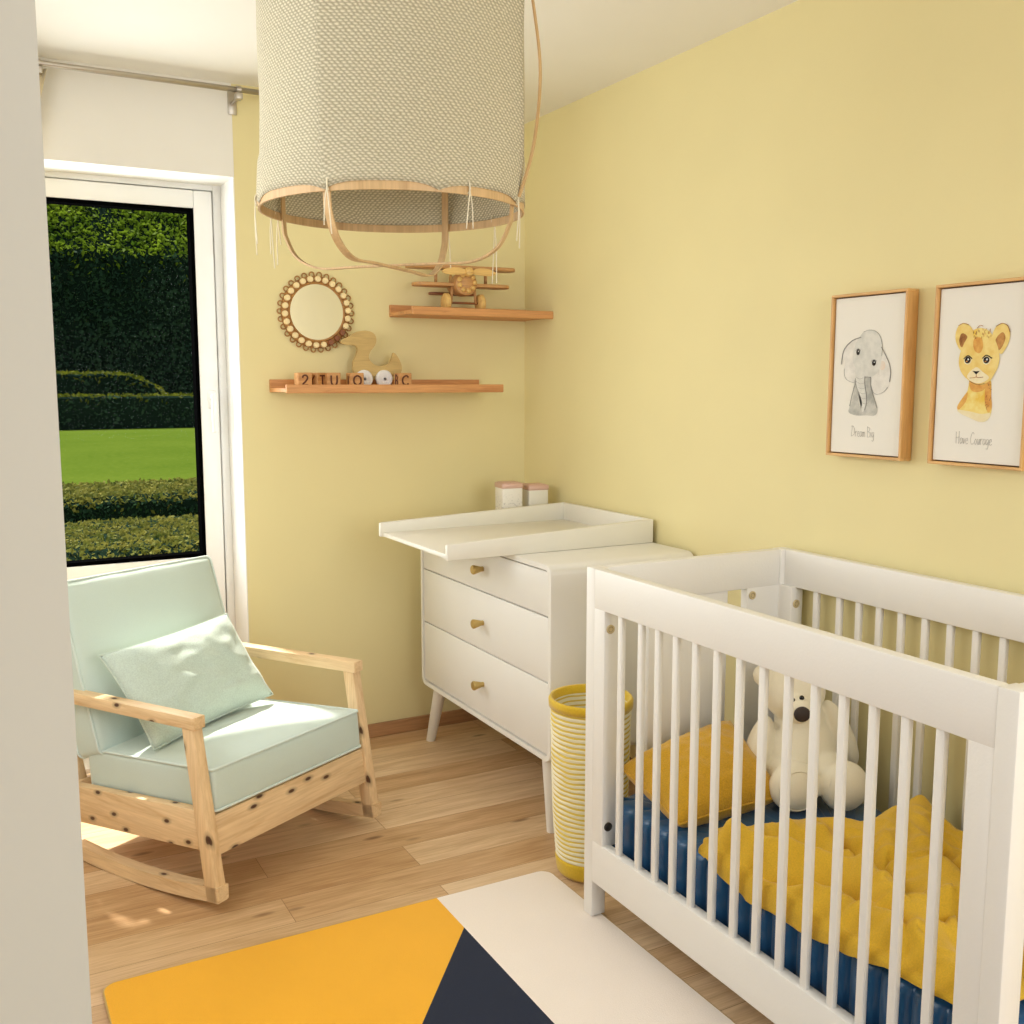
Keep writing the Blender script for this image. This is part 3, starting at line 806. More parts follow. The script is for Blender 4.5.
top_c = bm.verts.new(((mx0+mx1)/2, (my0+my1)/2, mz1+.006)); bot_c = bm.verts.new(((mx0+mx1)/2, (my0+my1)/2, mz0))
mid = []
for i in range(NS):
    p = rings[i][-1].co; mid.append(bm.verts.new((p.x*.9+top_c.co.x*.1, p.y*.94+top_c.co.y*.06, mz1+.002)))
for i in range(NS):
    j = (i+1) % NS
    for q in ((rings[i][-1], rings[j][-1], mid[j], mid[i]), (mid[i], mid[j], top_c), (rings[j][0], rings[i][0], bot_c)):
        f = bm.faces.new(q); f.smooth = True
o = obj('crib_mattress', bm, M['satin'], None, True); tag(o, 'navy blue satin crib mattress with tufted sides inside the white crib', 'mattress')

# crib pillow
P = thing('crib_pillow', 'mustard terry pillow lying at the far end of the crib', 'pillow', (0, 0, 0))
bm = new()
seam = quad_pillow(bm, (1.488, 1.885, .378), (1.81, 1.875, .388), (1.84, 2.12, .51), (1.492, 2.150, .43), .082, 40, .05, .006, 2.1)
obj('pillow_cover', bm, M['mustard_pillow'], P, True)
bm = new(); tube(bm, seam, .003, 6, True); obj('seam_piping', bm, M['mustard_pillow'], P, True)

# teddy bear (local: faces -y)
TB = thing('teddy_bear', 'cream plush teddy bear with a dark nose sitting in the crib', 'teddy bear', (1.94, 1.95, .352), math.radians(-24))
bm = new()
E_ = lambda c, r, e=(0,0,0): ellipsoid(bm, c, r, Matrix.Rotation(e[2], 3, 'Z') @ Matrix.Rotation(e[1], 3, 'Y') @ Matrix.Rotation(e[0], 3, 'X'), 28, 18)
E_((0, -.005, .112), (.092, .080, .112))            # belly
E_((-.005, .0, .195), (.068, .060, .070))             # chest
E_((-.029, -.012, .285), (.082, .080, .086))         # head
E_((-.047, -.098, .258), (.034, .040, .036))         # muzzle
E_((-.108, .005, .318), (.026, .016, .032), (0, -.5, 0)); E_((.046, .005, .345), (.030, .016, .034), (0, .5, 0))   # ears
E_((-.120, -.01, .118), (.034, .040, .100), (0, math.radians(14), 0)); E_((.108, .0, .158), (.032, .038, .102), (0, math.radians(-26), 0))   # arms
E_((-.060, -.075, .062), (.050, .085, .054), (0, 0, .08)); E_((.046, -.062, .080), (.050, .085, .056), (.1, 0, -.12))    # legs
E_((-.062, -.130, .066), (.066, .046, .066)); E_((.066, -.135, .066), (.064, .046, .066))    # feet
o = obj('bear_body', bm, M['plush'], TB, True)
rm = o.modifiers.new('remesh', 'REMESH'); rm.mode = 'VOXEL'; rm.voxel_size = .005; rm.use_smooth_shade = True
sm = o.modifiers.new('smooth', 'SMOOTH'); sm.factor = .5; sm.iterations = 4
bm = new(); ellipsoid(bm, (-.050, -.134, .258), (.0215, .014, .0200)); obj('nose', bm, M['plush_nose'], TB, True)
for p in ((-.066, -.108, .287), (-.044, -.112, .294)):
    bm = new(); ellipsoid(bm, p, (.0065, .0055, .0065), None, 14, 10); obj('eye', bm, M['eye'], TB, True)
for x in (-.062, .066):
    bm = new(); q = [(x+.050*math.cos(2*PI*k/30), -.1615+.012*(0), .066+.052*math.sin(2*PI*k/30)) for k in range(30)]
    tube(bm, [(p[0], p[1], p[2]) for p in q], .0016, 5, True); obj('foot_seam', bm, M['plush'], TB, True)

# crumpled blanket
bm = new()
def lerp_tab(t, x):
    if x <= t[0][0]: return t[0][1]
    for (x0, y0), (x1, y1) in zip(t, t[1:]):
        if x <= x1:
            k = (x-x0)/(x1-x0); k = k*k*(3-2*k); return y0+(y1-y0)*k
    return t[-1][1]
YFAR = [(1.46, 1.765), (1.50, 1.80), (1.62, 1.79), (1.74, 1.77), (1.82, 1.72), (1.89, 1.645), (1.97, 1.66), (2.05, 1.65)]
HANG = [(1.05, 0), (1.20, .006), (1.34, .030), (1.46, .048), (1.60, .048), (1.70, .044), (1.78, .01)]
def ridge(p, pts, w, h, skew=.35):
    best = 9
    for a, b in zip(pts, pts[1:]):
        a, b = Vector(a), Vector(b); d = b-a; t = max(0, min(1, (p-a).dot(d)/d.dot(d)))
        q = p-(a+d*t); L_ = q.length; sd = 1 if (d.x*q.y-d.y*q.x) > 0 else -1
        L_ *= 1+skew*sd
        best = min(best, L_)
    q = best/w
    return h*math.exp(-q*q)
RID = [([(1.50, 1.75), (1.62, 1.735), (1.80, 1.655)], .040, .034), ([(1.50, 1.71), (1.55, 1.60), (1.62, 1.44), (1.61, 1.34)], .030, .056), ([(1.46, 1.62), (1.525, 1.43), (1.52, 1.24)], .024, .032),
       ([(1.70, 1.64), (1.68, 1.54), (1.66, 1.42)], .026, .024), ([(2.00, 1.62), (1.86, 1.50), (1.66, 1.27)], .060, .056), ([(1.90, 1.60), (1.76, 1.48)], .024, .026),
       ([(1.57, 1.27), (1.50, 1.10)], .036, .034), ([(1.66, 1.24), (1.76, 1.10)], .04, .040), ([(2.04, 1.60), (2.03, 1.2)], .05, .018), ([(1.90, 1.34), (1.86, 1.08)], .045, .050), ([(1.76, 1.36), (1.70, 1.22)], .022, .026)]
VAL = [([(1.475, 1.61), (1.505, 1.52), (1.575, 1.39)], .015, -.045), ([(1.74, 1.60), (1.70, 1.44), (1.61, 1.31)], .016, -.050), ([(1.58, 1.68), (1.60, 1.56)], .015, -.030),
       ([(1.60, 1.24), (1.78, 1.20)], .015, -.036), ([(1.88, 1.46), (1.78, 1.26)], .016, -.034), ([(1.55, 1.30), (1.50, 1.22)], .012, -.020)]
def blank(u, v):
    # u: 0 front edge .. 1 wall side ; v: 0 far edge .. 1 near edge
    UH = .07                                     # the first strip hangs over the mattress edge
    uu = max(0, (u-UH)/(1-UH))
    x = 1.472+(2.055-1.472)*uu
    y0 = lerp_tab(YFAR, x)+.010*noise.noise(Vector((x*14, 3, 1)))
    y = y0-(y0-1.04)*v
    w = Vector((x+.035*noise.noise(Vector((x*6, y*6, 0))), y+.035*noise.noise(Vector((x*6, y*6, 8)))))
    h = .016
    for pts, ww, hh in RID: h += ridge(w, pts, ww, hh)
    for pts, ww, hh in VAL: h += ridge(w, pts, ww, hh, 0)
    n1 = noise.noise(Vector((x*7+y*4+.6*math.sin(y*9), y*5-x*3, 2.2)))
    h += .012*max(0, 1-3*abs(n1))**2
    n2 = noise.noise(Vector((x*15-y*6, y*9+x*5, 6.1)))
    h += .006*max(0, 1-2.6*abs(n2))**2 + .0015*noise.noise(Vector((x*34, y*30, 3)))
    e = min(1, min(uu*14, (1-uu)*14, v*(y0-1.04)*26, (1-v)*12)); e = max(0, e); e = e*e*(3-2*e)
    z = mz1+.010+max(.006, h)*(.25+.75*e)+.010*(1-e)
    if u < UH:
        k = 1-u/UH; g = lerp_tab(HANG, y)
        x -= .006*math.sin(min(1, k*2)*PI/2)+.003*noise.noise(Vector((y*20, 1, 1))); z -= g*k+.004*k
    return Vector((x, y, z))
grid(bm, blank, 170, 190)
BL = obj('blanket', bm, M['mustard'], None, True); tag(BL, 'crumpled mustard yellow cotton blanket spread over the crib mattress', 'blanket')
so = BL.modifiers.new('thick', 'SOLIDIFY'); so.thickness = .006; so.offset = 1

# ------------------------------------------------------------------ framed prints
def fill(bm, pts, x, mi, n=5, smooth=True):
    q = spline(pts, n, True) if smooth else pts
    vs = [bm.verts.new((x, -p[0], p[1])) for p in q]
    f = bm.faces.new(vs); f.material_index = mi
    bmesh.ops.triangulate(bm, faces=[f], ngon_method='EAR_CLIP')
def stroke(bm, pts, x, mi, w=.0008, n=5):
    q = spline(pts, n) if len(pts) > 2 else [Vector(p) for p in pts]
    tube(bm, [(x, -p[0], p[1]) for p in q], w, 5, mi=mi)
def disc(bm, c, rx, rz, x, mi, n=16): fill(bm, [(c[0]+rx*math.cos(2*PI*k/n), c[1]+rz*math.sin(2*PI*k/n)) for k in range(n)], x, mi, 1, False)
GL = {'D': [[(.05,0),(.1,.5),(.12,1)],[(0,.95),(.3,.95),(.5,.6),(.42,.2),(.05,0)]], 'r': [[(0,.5),(.06,0)],[(.04,.3),(.15,.48),(.25,.46)]],
 'e': [[(.02,.25),(.26,.3),(.2,.5),(.06,.4),(.05,.1),(.2,0),(.32,.1)]], 'a': [[(.28,.45),(.1,.48),(.02,.2),(.12,0),(.26,.2),(.28,.45),(.3,.05)]],
 'm': [[(.02,.45),(.04,0)],[(.04,.3),(.14,.48),(.18,.02)],[(.18,.3),(.3,.48),(.36,.02)]], 'B': [[(.05,1),(.06,0)],[(0,.95),(.36,.85),(.3,.58),(.08,.52),(.42,.4),(.36,.05),(.02,0)]],
 'i': [[(.04,.48),(.06,0)],[(.06,.68),(.065,.7)]], 'g': [[(.26,.45),(.08,.46),(.02,.15),(.14,.02),(.26,.3),(.28,.4),(.24,-.3),(.02,-.28)]], ' ': [],
 'H': [[(.05,1),(.08,0)],[(.42,1.05),(.4,-.02)],[(.02,.5),(.46,.56)]], 'v': [[(0,.48),(.1,.02),(.24,.5)]], 'C': [[(.42,.85),(.25,1),(.05,.6),(.08,.1),(.26,0),(.42,.15)]],
 'o': [[(.14,.48),(.02,.25),(.12,0),(.26,.22),(.14,.48)]], 'u': [[(.02,.48),(.06,.05),(.18,.04),(.24,.46),(.28,0)]]}
ADV = {'D': .6, 'r': .3, 'e': .36, 'a': .38, 'm': .44, 'B': .52, 'i': .16, 'g': .36, ' ': .22, 'H': .54, 'v': .3, 'C': .5, 'o': .32, 'u': .36}
def handwrite(bm, s, x, u0, u1, zb, h, w=.00048):
    tot = sum(ADV[c] for c in s); k = (u1-u0)/tot; cu = u0
    for ch in s:
        for st in GL[ch]: stroke(bm, [(cu+p[0]*k, zb+p[1]*h) for p in st], x, 0, w, 4)
        cu += ADV[ch]*k
def picture(label, yc, zc, w, h, art, words, tu, cap):
    t = thing('framed_print', label, 'framed print', (XR, yc, zc), 0, 'framed animal prints on the right wall')
    f = .007; d = .042
    bm = new()
    for s in (-1, 1):
        a, b = sorted((s*h/2, s*(h/2-f))); box(bm, (-d, -w/2, a), (-.001, w/2, b), .001, 1, mi=0)
        a, b = sorted((s*w/2, s*(w/2-f))); box(bm, (-d, a, -h/2+f), (-.001, b, h/2-f), .001, 1, mi=1)
    box(bm, (-.020, -w/2+f, -h/2+f), (-.016, w/2-f, h/2-f), mi=2)
    obj('frame', bm, [M['frame_y'], M['frame_z'], M['frame_dark']], t)
    bm = new(); g = f+.003; box(bm, (-.034, -w/2+g, -h/2+g), (-.019, w/2-g, h/2-g), .001, 1); obj('canvas', bm, M['paper'], t)
    bm = new(); mats = art(bm, -.0345); obj(cap, bm, mats, t)
    bm = new(); handwrite(bm, words, -.0344, tu[0], tu[1], tu[2], tu[3]); tag(obj('handwriting', bm, M['hand_ink'], t), 'handwritten words ' + words)
def elephant(bm, x):
    A = {'head': [(-0.0155, 0.114), (0.0025, 0.118), (0.0235, 0.114), (0.0395, 0.101), (0.0475, 0.077), (0.0485, 0.05), (0.0435, 0.022), (0.0345, 0.006), (0.0145, -0.003), (-0.0015, -0.003), (-0.0345, 0.019), (-0.0475, 0.035), (-0.0495, 0.056), (-0.0445, 0.076), (-0.0335, 0.096)],
    'trunk': [(-0.0375, 0.023), (-0.0375, -0.006), (-0.0315, -0.031), (-0.0175, -0.055), (-0.0115, -0.074), (-0.0135, -0.086), (-0.0075, -0.094), (0.0005, -0.086), (0.0035, -0.071), (0.0015, -0.047), (-0.0045, -0.022), (-0.0055, -0.002), (-0.0185, 0.027)],
    'body': [(-0.0375, -0.006), (-0.0445, -0.043), (-0.0535, -0.08), (-0.0555, -0.097), (-0.03, -0.104), (0.003, -0.103), (0.034, -0.102), (0.0405, -0.083), (0.0275, -0.055), (0.0165, -0.03), (0.0145, -0.004), (-0.01, 0.004)],
    'earl': [(-0.0235, 0.1), (-0.0495, 0.095), (-0.0705, 0.083), (-0.0835, 0.065), (-0.0895, 0.032), (-0.0845, 0.032), (-0.0765, 0.044), (-0.0775, 0.019), (-0.0745, -0.002), (-0.0595, -0.014), (-0.0405, -0.018), (-0.0355, -0.006), (-0.0375, 0.023), (-0.0385, 0.043), (-0.0315, 0.068), (-0.0225, 0.088)],
    'earr': [(0.0375, 0.082), (0.0565, 0.061), (0.0705, 0.033), (0.0795, 0.013), (0.0785, -0.014), (0.0715, -0.03), (0.0575, -0.042), (0.0375, -0.048), (0.0245, -0.042), (0.0155, -0.022), (0.0165, 0.002), (0.0235, 0.008), (0.0385, 0.026), (0.0415, 0.053)]}
    for k, (n, mi) in enumerate((('earl', 1), ('earr', 1), ('body', 2), ('head', 0), ('trunk', 0))): fill(bm, A[n], x-.0002*k, mi)
    x -= .0011
    disc(bm, (.0505, .026), .010, .012, x+.0006, 3)
    for p, mi, w in (([(-0.0235, 0.1), (-0.0495, 0.094), (-0.0705, 0.081), (-0.0835, 0.063), (-0.0885, 0.031)], 5, .0016), ([(0.0455, 0.073), (0.0595, 0.053), (0.0735, 0.029), (0.0785, 0.006), (0.0765, -0.016)], 5, .0014),
        ([(-0.0155, 0.114), (0.0025, 0.118), (0.0235, 0.114), (0.0395, 0.101), (0.0475, 0.077), (0.0475, 0.05)], 5, .0007), ([(-0.0375, -0.006), (-0.0315, -0.031), (-0.0175, -0.055), (-0.0105, -0.071)], 5, .0010),
        ([(-0.0055, -0.002), (-0.0045, -0.022), (0.0015, -0.047), (0.0035, -0.071), (-0.0015, -0.09)], 5, .0013), ([(0.0145, -0.004), (0.0165, -0.03), (0.0275, -0.055), (0.0395, -0.083)], 5, .0013),
        ([(-0.0055, -0.003), (0.0145, -0.004)], 5, .0012), ([(-0.0335, -0.014), (-0.0445, -0.043), (-0.0535, -0.08)], 5, .001), ([(-0.0775, 0.019), (-0.0745, -0.002), (-0.0595, -0.014), (-0.0405, -0.018)], 5, .0005),
        ([(0.0155, -0.022), (0.0245, -0.042), (0.0375, -0.048), (0.0575, -0.042), (0.0715, -0.03)], 5, .0006)): stroke(bm, p, x+.0003, mi, w*.8)
    for k in range(6):     # wrinkles across the trunk
        z = -.004-.013*k; u = -.034+.0042*k
        stroke(bm, [(u, z), (u+.011, z-.004), (u+.024, z-.001)], x+.0004, 5, .0004)
    for c, rx, rz in (((-.0315, .062), .0058, .0080), ((.0235, .033), .0066, .0076)):
        disc(bm, c, rx, rz, x-.0002, 4); disc(bm, (c[0]+.001, c[1]+.002), .0016, .0018, x-.0004, 6)
        stroke(bm, [(c[0]-rx-.002, c[1]+.004), (c[0], c[1]+rz+.001), (c[0]+rx+.002, c[1]+.004)], x, 5, .0006)
    return [M['eleph'], M['eleph_ear'], M['eleph_dark'], M['blush'], M['ink'], M['pencil'], M['glint']]
def lion(bm, x):
    A = {'head': [(-0.007, 0.108), (0.014, 0.104), (0.031, 0.089), (0.045, 0.063), (0.051, 0.039), (0.048, 0.017), (0.039, 0.0), (0.03, -0.013), (0.014, -0.02), (-0.003, -0.022), (-0.02, -0.016), (-0.04, -0.003), (-0.053, 0.015), (-0.057, 0.037), (-0.052, 0.059), (-0.039, 0.084), (-0.025, 0.102)],
    'earl': [(-0.034, 0.066), (-0.048, 0.057), (-0.059, 0.063), (-0.069, 0.082), (-0.07, 0.1), (-0.063, 0.116), (-0.05, 0.121), (-0.035, 0.117), (-0.023, 0.102), (-0.026, 0.084)],
    'inl': [(-0.037, 0.088), (-0.046, 0.097), (-0.055, 0.096), (-0.059, 0.081), (-0.053, 0.066), (-0.043, 0.07)],
    'earr': [(0.029, 0.089), (0.038, 0.11), (0.053, 0.116), (0.067, 0.11), (0.074, 0.094), (0.072, 0.073), (0.063, 0.056), (0.054, 0.047), (0.041, 0.06)],
    'inr': [(0.038, 0.078), (0.045, 0.09), (0.056, 0.096), (0.063, 0.084), (0.058, 0.067), (0.049, 0.056), (0.043, 0.063)],
    'neck': [(-0.024, -0.013), (-0.029, -0.036), (-0.043, -0.055), (-0.055, -0.074), (-0.049, -0.088), (-0.023, -0.099), (0.011, -0.109), (0.031, -0.101), (0.038, -0.079), (0.035, -0.05), (0.03, -0.011), (0.005, -0.018)],
    'shade': [(0.02, -0.018), (0.03, -0.015), (0.035, -0.05), (0.038, -0.075), (0.028, -0.086), (0.018, -0.058)],
    'shade2': [(-0.023, -0.014), (0.006, -0.024), (0.026, -0.016), (0.015, -0.034), (-0.006, -0.04), (-0.021, -0.033)],
    'shade3': [(-0.029, -0.04), (-0.043, -0.055), (-0.055, -0.074), (-0.05, -0.081), (-0.032, -0.062)],
    'fade': [(-0.052, -0.082), (-0.02, -0.085), (0.01, -0.09), (0.035, -0.088), (0.031, -0.101), (0.011, -0.109), (-0.023, -0.099), (-0.049, -0.088)],
    'muzz': [(-0.009, 0.018), (0.01, 0.007), (0.027, -0.006), (0.012, -0.017), (-0.005, -0.019), (-0.024, -0.012), (-0.031, 0.0)],
    'fore': [(-0.014, 0.087), (0.003, 0.083), (0.006, 0.061), (-0.003, 0.05), (-0.016, 0.058), (-0.02, 0.076)],
    'crown': [(-0.019, 0.101), (-0.003, 0.107), (0.016, 0.1), (0.025, 0.085), (0.003, 0.084), (-0.02, 0.087)]}
    for k, (n, mi) in enumerate((('neck', 1), ('shade3', 2), ('shade', 2), ('fade', 4), ('shade2', 2), ('earl', 0), ('earr', 0), ('inl', 3), ('inr', 3), ('head', 0), ('crown', 1), ('fore', 2), ('muzz', 4))): fill(bm, A[n], x-.00012*k, mi)
    x -= .0018
    for c in ((-.032, .035), (.018, .034)):
        disc(bm, (c[0], c[1]-.001), .0105, .0095, x+.0001, 4); disc(bm, c, .0082, .0078, x-.0001, 5); disc(bm, (c[0]+.0015, c[1]+.0015), .0022, .0022, x-.0003, 6); disc(bm, (c[0]-.002, c[1]-.003), .0028, .0018, x-.0003, 3)
    fill(bm, [(-0.018, 0.010), (-0.008, 0.0085), (0.002, 0.0095), (-0.007, 0.001)], x, 5, 1, False)
    for p, w in (([(-0.007, 0.001), (-0.007, -0.004), (-0.012, -0.006), (-0.024, -0.007)], .0008), ([(-0.007, -0.004), (-0.002, -0.006), (0.012, -0.005)], .0008),
                 ([(-0.043, 0.038), (-0.032, 0.045), (-0.021, 0.038)], .0013), ([(0.007, 0.038), (0.017, 0.045), (0.032, 0.038)], .0013), ([(-0.063, 0.116), (-0.05, 0.121), (-0.035, 0.117)], .0008),
                 ([(0.038, 0.11), (0.053, 0.116), (0.067, 0.11), (0.074, 0.096)], .0008), ([(-0.025, -0.014), (-0.003, -0.022), (0.016, -0.02)], .0008), ([(-.012, .108), (-.004, .114), (.004, .112)], .0007)):
        stroke(bm, p, x+.0003, 5 if w > .001 else 3, w)
    rnd = random.Random(4)
    for _ in range(26):       # spots on the brow and neck
        u, z = rnd.uniform(-.022, .026), rnd.uniform(.082, .104)
        stroke(bm, [(u, z), (u+rnd.uniform(-.002, .002), z+.005)], x+.0004, 3, .0006)
    for _ in range(22):
        u, z = rnd.uniform(.022, .035), rnd.uniform(-.08, -.02)
        disc(bm, (u, z), .0012, .0012, x+.0002, 3, 6)
    return [M['lion'], M['lion_y'], M['lion_o'], M['lion_b'], M['lion_p'], M['ink'], M['glint']]
picture('oak framed watercolour print of a grey baby elephant', 1.9265, 1.462, .253, .430, elephant, 'Dream Big', (-.045, .034, -.160, .028), 'elephant_painting')
picture('oak framed watercolour print of a golden lion cub', 1.590, 1.462, .256, .430, lion, 'Have Courage', (-.055, .044, -.162, .028), 'lion_painting')

# ------------------------------------------------------------------ wall shelves
def shelf(label, x0, x1, z0, dep, lip, back, loc_x1=None):
    t = thing('wall_shelf', label, 'shelf', (x0, YB, z0), 0, 'wooden wall shelves in the corner')
    L = x1-x0
    bm = new(); box(bm, (0, -dep+.014, 0), (L, -.012, .014), .001, 1); obj('shelf_board', bm, M['shelf'], t)
    bm = new(); box(bm, (0, -dep, -.004), (L, -dep+.015, lip), .002, 1); obj('front_lip', bm, M['shelf'], t)
    bm = new(); box(bm, (0, -.0125, -.002), (L, 0, back), .001, 1); obj('back_board', bm, M['toy_wood'] if False else M['shelf'], t)
shelf('upper oak picture ledge reaching into the room corner, under the toy plane', 1.525, XR, 1.702, .238, .026, .045)
shelf('lower oak picture ledge under the round mirror', 1.04, 1.915, 1.410, .228, .027, .046)

# letter blocks (cube .052) standing on the lower shelf
LS = {'2': [[(.2,.72),(.3,.92),(.6,.95),(.75,.75),(.62,.5),(.2,.08),(.8,.08)]], 'Y': [[(.15,.95),(.5,.5),(.85,.95)],[(.5,.5),(.5,.05)]], 'T': [[(.1,.93),(.9,.93)],[(.5,.93),(.5,.05)]],
      'U': [[(.18,.95),(.18,.35),(.35,.08),(.65,.08),(.82,.35),(.82,.95)]], 'I': [[(.5,.95),(.5,.05)]], 'O': [[(.5,.95),(.15,.75),(.12,.3),(.5,.06),(.88,.3),(.85,.75),(.5,.95)]],
      'B': [[(.2,.05),(.2,.95),(.6,.93),(.75,.75),(.6,.53),(.2,.52)],[(.6,.52),(.85,.3),(.65,.06),(.2,.05)]], 'C': [[(.85,.78),(.6,.95),(.25,.8),(.13,.5),(.25,.18),(.6,.05),(.85,.22)]]}
def block(front, side, x, y, rz, label):
    s = .052
    t = thing('letter_block', label, 'letter block', (x, y, 1.4242), rz, 'wooden letter blocks on the lower shelf')
    bm = new(); box(bm, (-s/2, -s/2, 0), (s/2, s/2, s+.004), .002, 1); obj('cube_body', bm, M['block_wood'], t)
    for ch, f in ((front, 0), (side, 1)):
        if not ch: continue
        bm = new()
        for st in LS[ch]:
            q = spline([(a, b) for a, b in st], 5) if ch in '2OC' or (ch in 'UB' and len(st) > 5) else [Vector(p) for p in st]
            pts = [((p[0]-.5)*.034, p[1]*.040+.008) for p in q]
            if f == 0: tube(bm, [(u, -s/2-.0006, z) for u, z in pts], 0, wh=(.0062, .0016), up=(0, -1, 0))
            else: tube(bm, [(-s/2-.0006, -u, z) for u, z in pts], 0, wh=(.0062, .0016), up=(-1, 0, 0))
        obj('letter', bm, M['burnt'], t)
yb = 3.685
block('2', None, 1.128, yb, 0, 'wooden block with a burnt digit 2, first on the lower shelf')
block('T', 'Y', 1.187, yb+.016, .475, 'turned wooden block showing the letters Y and T')
block('U', None, 1.236, yb-.004, 0, 'wooden block with a burnt letter U')
block('O', 'I', 1.328, yb, 0, 'wooden block with letters I and O touching the white wheel')
block('C', 'B', 1.522, yb, .0, 'wooden block with letters B and C at the right of the blocks')

# wooden duck on white wheels
DK = [(1.343, 1.494), (1.346, 1.524), (1.357, 1.548), (1.363, 1.566), (1.36, 1.580), (1.342, 1.586), (1.311, 1.587), (1.298, 1.595), (1.305, 1.607), (1.33, 1.617), (1.355, 1.633), (1.387, 1.641), (1.412, 1.639), (1.431, 1.629), (1.439, 1.608), (1.432, 1.585), (1.414, 1.563), (1.407, 1.542), (1.417, 1.522), (1.445, 1.507), (1.478, 1.512), (1.499, 1.531), (1.511, 1.559), (1.533, 1.532), (1.543, 1.502), (1.539, 1.483), (1.532, 1.468), (1.352, 1.468)]
t = thing('wooden_duck_toy', 'flat wooden duck toy on two white wheels on the lower shelf', 'toy duck', (1.44, 3.752, 1.4242))
bm = new(); pts = spline([(x-1.44, z-1.4242) for x, z in DK[:26]], 4)+[Vector(((x-1.44), z-1.4242)) for x, z in DK[26:]]
prism(bm, [tuple(p) for p in pts], -.008, .008, 1); obj('duck_body', bm, M['duck_wood'], t)
for x in (1.384, 1.466):
    bm = new(); lathe(bm, [(.001, -.022), (.030, -.022), (.034, -.018), (.034, -.0085), (.001, -.0085)], 32, (x-1.44, 0, .034), 'y'); lathe(bm, [(.005, -.025), (.001, -.025), (.005, -.02)], 10, (x-1.44, 0, .034), 'y')
    obj('wheel', bm, M['white_wheel'], t, 40)

# ------------------------------------------------------------------ sunburst mirror
t = thing('round_mirror', 'round mirror with a beaded rattan sunburst rim on the yellow wall', 'mirror', (1.226, YB, 1.709))
bm = new(); lathe(bm, [(.001, -.016), (.106, -.016), (.108, -.012), (.108, -.002)], 56, (0,0,0), 'y'); obj('mirror_glass', bm, M['mirror'], t, 40)
bm = new(); lathe(bm, [(.104, -.018), (.110, -.020), (.114, -.014), (.132, -.012), (.136, -.004), (.136, -.001), (.104, -.001), (.104, -.018)], 56, (0,0,0), 'y')
for k in range(30):
    a = 2*PI*k/30; r0, r1 = .132, .150
    c0 = Vector((math.cos(a), 0, math.sin(a))); tn = Vector((-math.sin(a), 0, math.cos(a)))
    loop = [c0*r0+tn*.009, c0*(r1-.005)+tn*.008, c0*r1, c0*(r1-.005)-tn*.008, c0*r0-tn*.009]
    tube(bm, [p+Vector((0, -.008, 0)) for p in spline(loop, 3)], .0026, 5)
obj('rattan_rim', bm, M['rattan'], t, 40)
for k in range(26):
    a = 2*PI*(k+.3)/26; dark = -.98 < math.atan2(math.sin(a), math.cos(a)) < -.62 or -1.25 < math.atan2(math.sin(a), math.cos(a)) < -.98
    bm = new(); lathe(bm, [(.001, -.024), (.0095, -.024), (.0115, -.021), (.0115, -.012)], 16, (.1235*math.cos(a), 0, .1235*math.sin(a)), 'y')
    b = obj('bead', bm, M['bead_brown' if dark else 'bead'], t, 40)
    if dark: b['label'] = 'brown bead'

# ------------------------------------------------------------------ toy biplane on the upper shelf (nose towards -y)
A = thing('toy_airplane', 'carved wooden toy biplane with a pale propeller on the upper shelf', 'toy airplane', (1.775, 3.70, 1.7165), math.radians(-4))
def wing(y0, y1, hx, z, th, name='wing', mt='toy_wood'):
    bm = new(); pts = []
    for s, cx in ((1, hx-.03), (-1, -hx+.03)):
        for k in range(9):
            a = -PI/2+PI*k/8
            pts.append((cx+s*.03*math.cos(a), (y0+y1)/2+s*(y1-y0)/2*math.sin(a)))
    prism(bm, pts, z, z+th, 2, .003, seg=2); return obj(name, bm, M[mt], A, 40)
wing(-.055, .03, .228, .165, .013); wing(-.055, .03, .202, .098, .013)
bm = new()    # fuselage
prof = [(.001, -.075), (.030, -.075), (.044, -.068), (.047, -.05), (.045, -.01), (.040, .02), (.026, .07), (.016, .105), (.001, .108)]
lathe(bm, [(r, h) for r, h in prof], 28, (0, 0, .108), 'y'); obj('fuselage', bm, M['toy_wood'], A, 50)
bm = new()
for k in range(9):
    a = 2*PI*k/9; ellipsoid(bm, (.032*math.cos(a), -.074, .112+.032*math.sin(a)), (.010, .012, .010), None, 12, 8)
obj('engine_cylinders', bm, M['toy_wood_light'], A, True)
bm = new(); lathe(bm, [(.001, -.112), (.014, -.108), (.018, -.098), (.018, -.084)], 20, (0, 0, .150), 'y'); obj('propeller_hub', bm, M['toy_wood_light'], A, 50)
bm = new()
for s in (-1, 1):
    q = spline([(s*.008, .004), (s*.04, .014), (s*.085, .012), (s*.112, -.002), (s*.09, -.012), (s*.045, -.012), (s*.008, -.006)], 4)
    prism(bm, [(p[0], p[1]+.150) for p in q], -.100, -.094, 1)
obj('propeller', bm, M['toy_wood_light'], A)
for x, y in ((-.105, -.01), (.105, -.01)):
    bm = new(); tube(bm, [(x, y, .110), (x, y, .167)], .0065, 10); obj('wing_strut', bm, M['toy_wood'], A)
for x in (-.072, .072):
    bm = new(); lathe(bm, [(.001, -.012), (.030, -.012), (.036, -.007), (.036, .007), (.030, .012), (.001, .012)], 28, (x, -.035, .0362), 'x')
    w = obj('wheel', bm, M['toy_wood_light'], A, 50)
    s = 1 if x > 0 else -1
    bm = new(); tube(bm, [(x-s*.020, -.035, .034), (x-s*.026, -.035, .10)], .006, 8); obj('wheel_strut', bm, M['toy_wood'], A)
bm = new(); tube(bm, [(-.082, -.035, .036), (.082, -.035, .036)], .0045, 8); obj('axle', bm, M['toy_wood_dark'], A)
wing(.068, .108, .10, .075, .010, 'tailplane', 'toy_wood_dark')
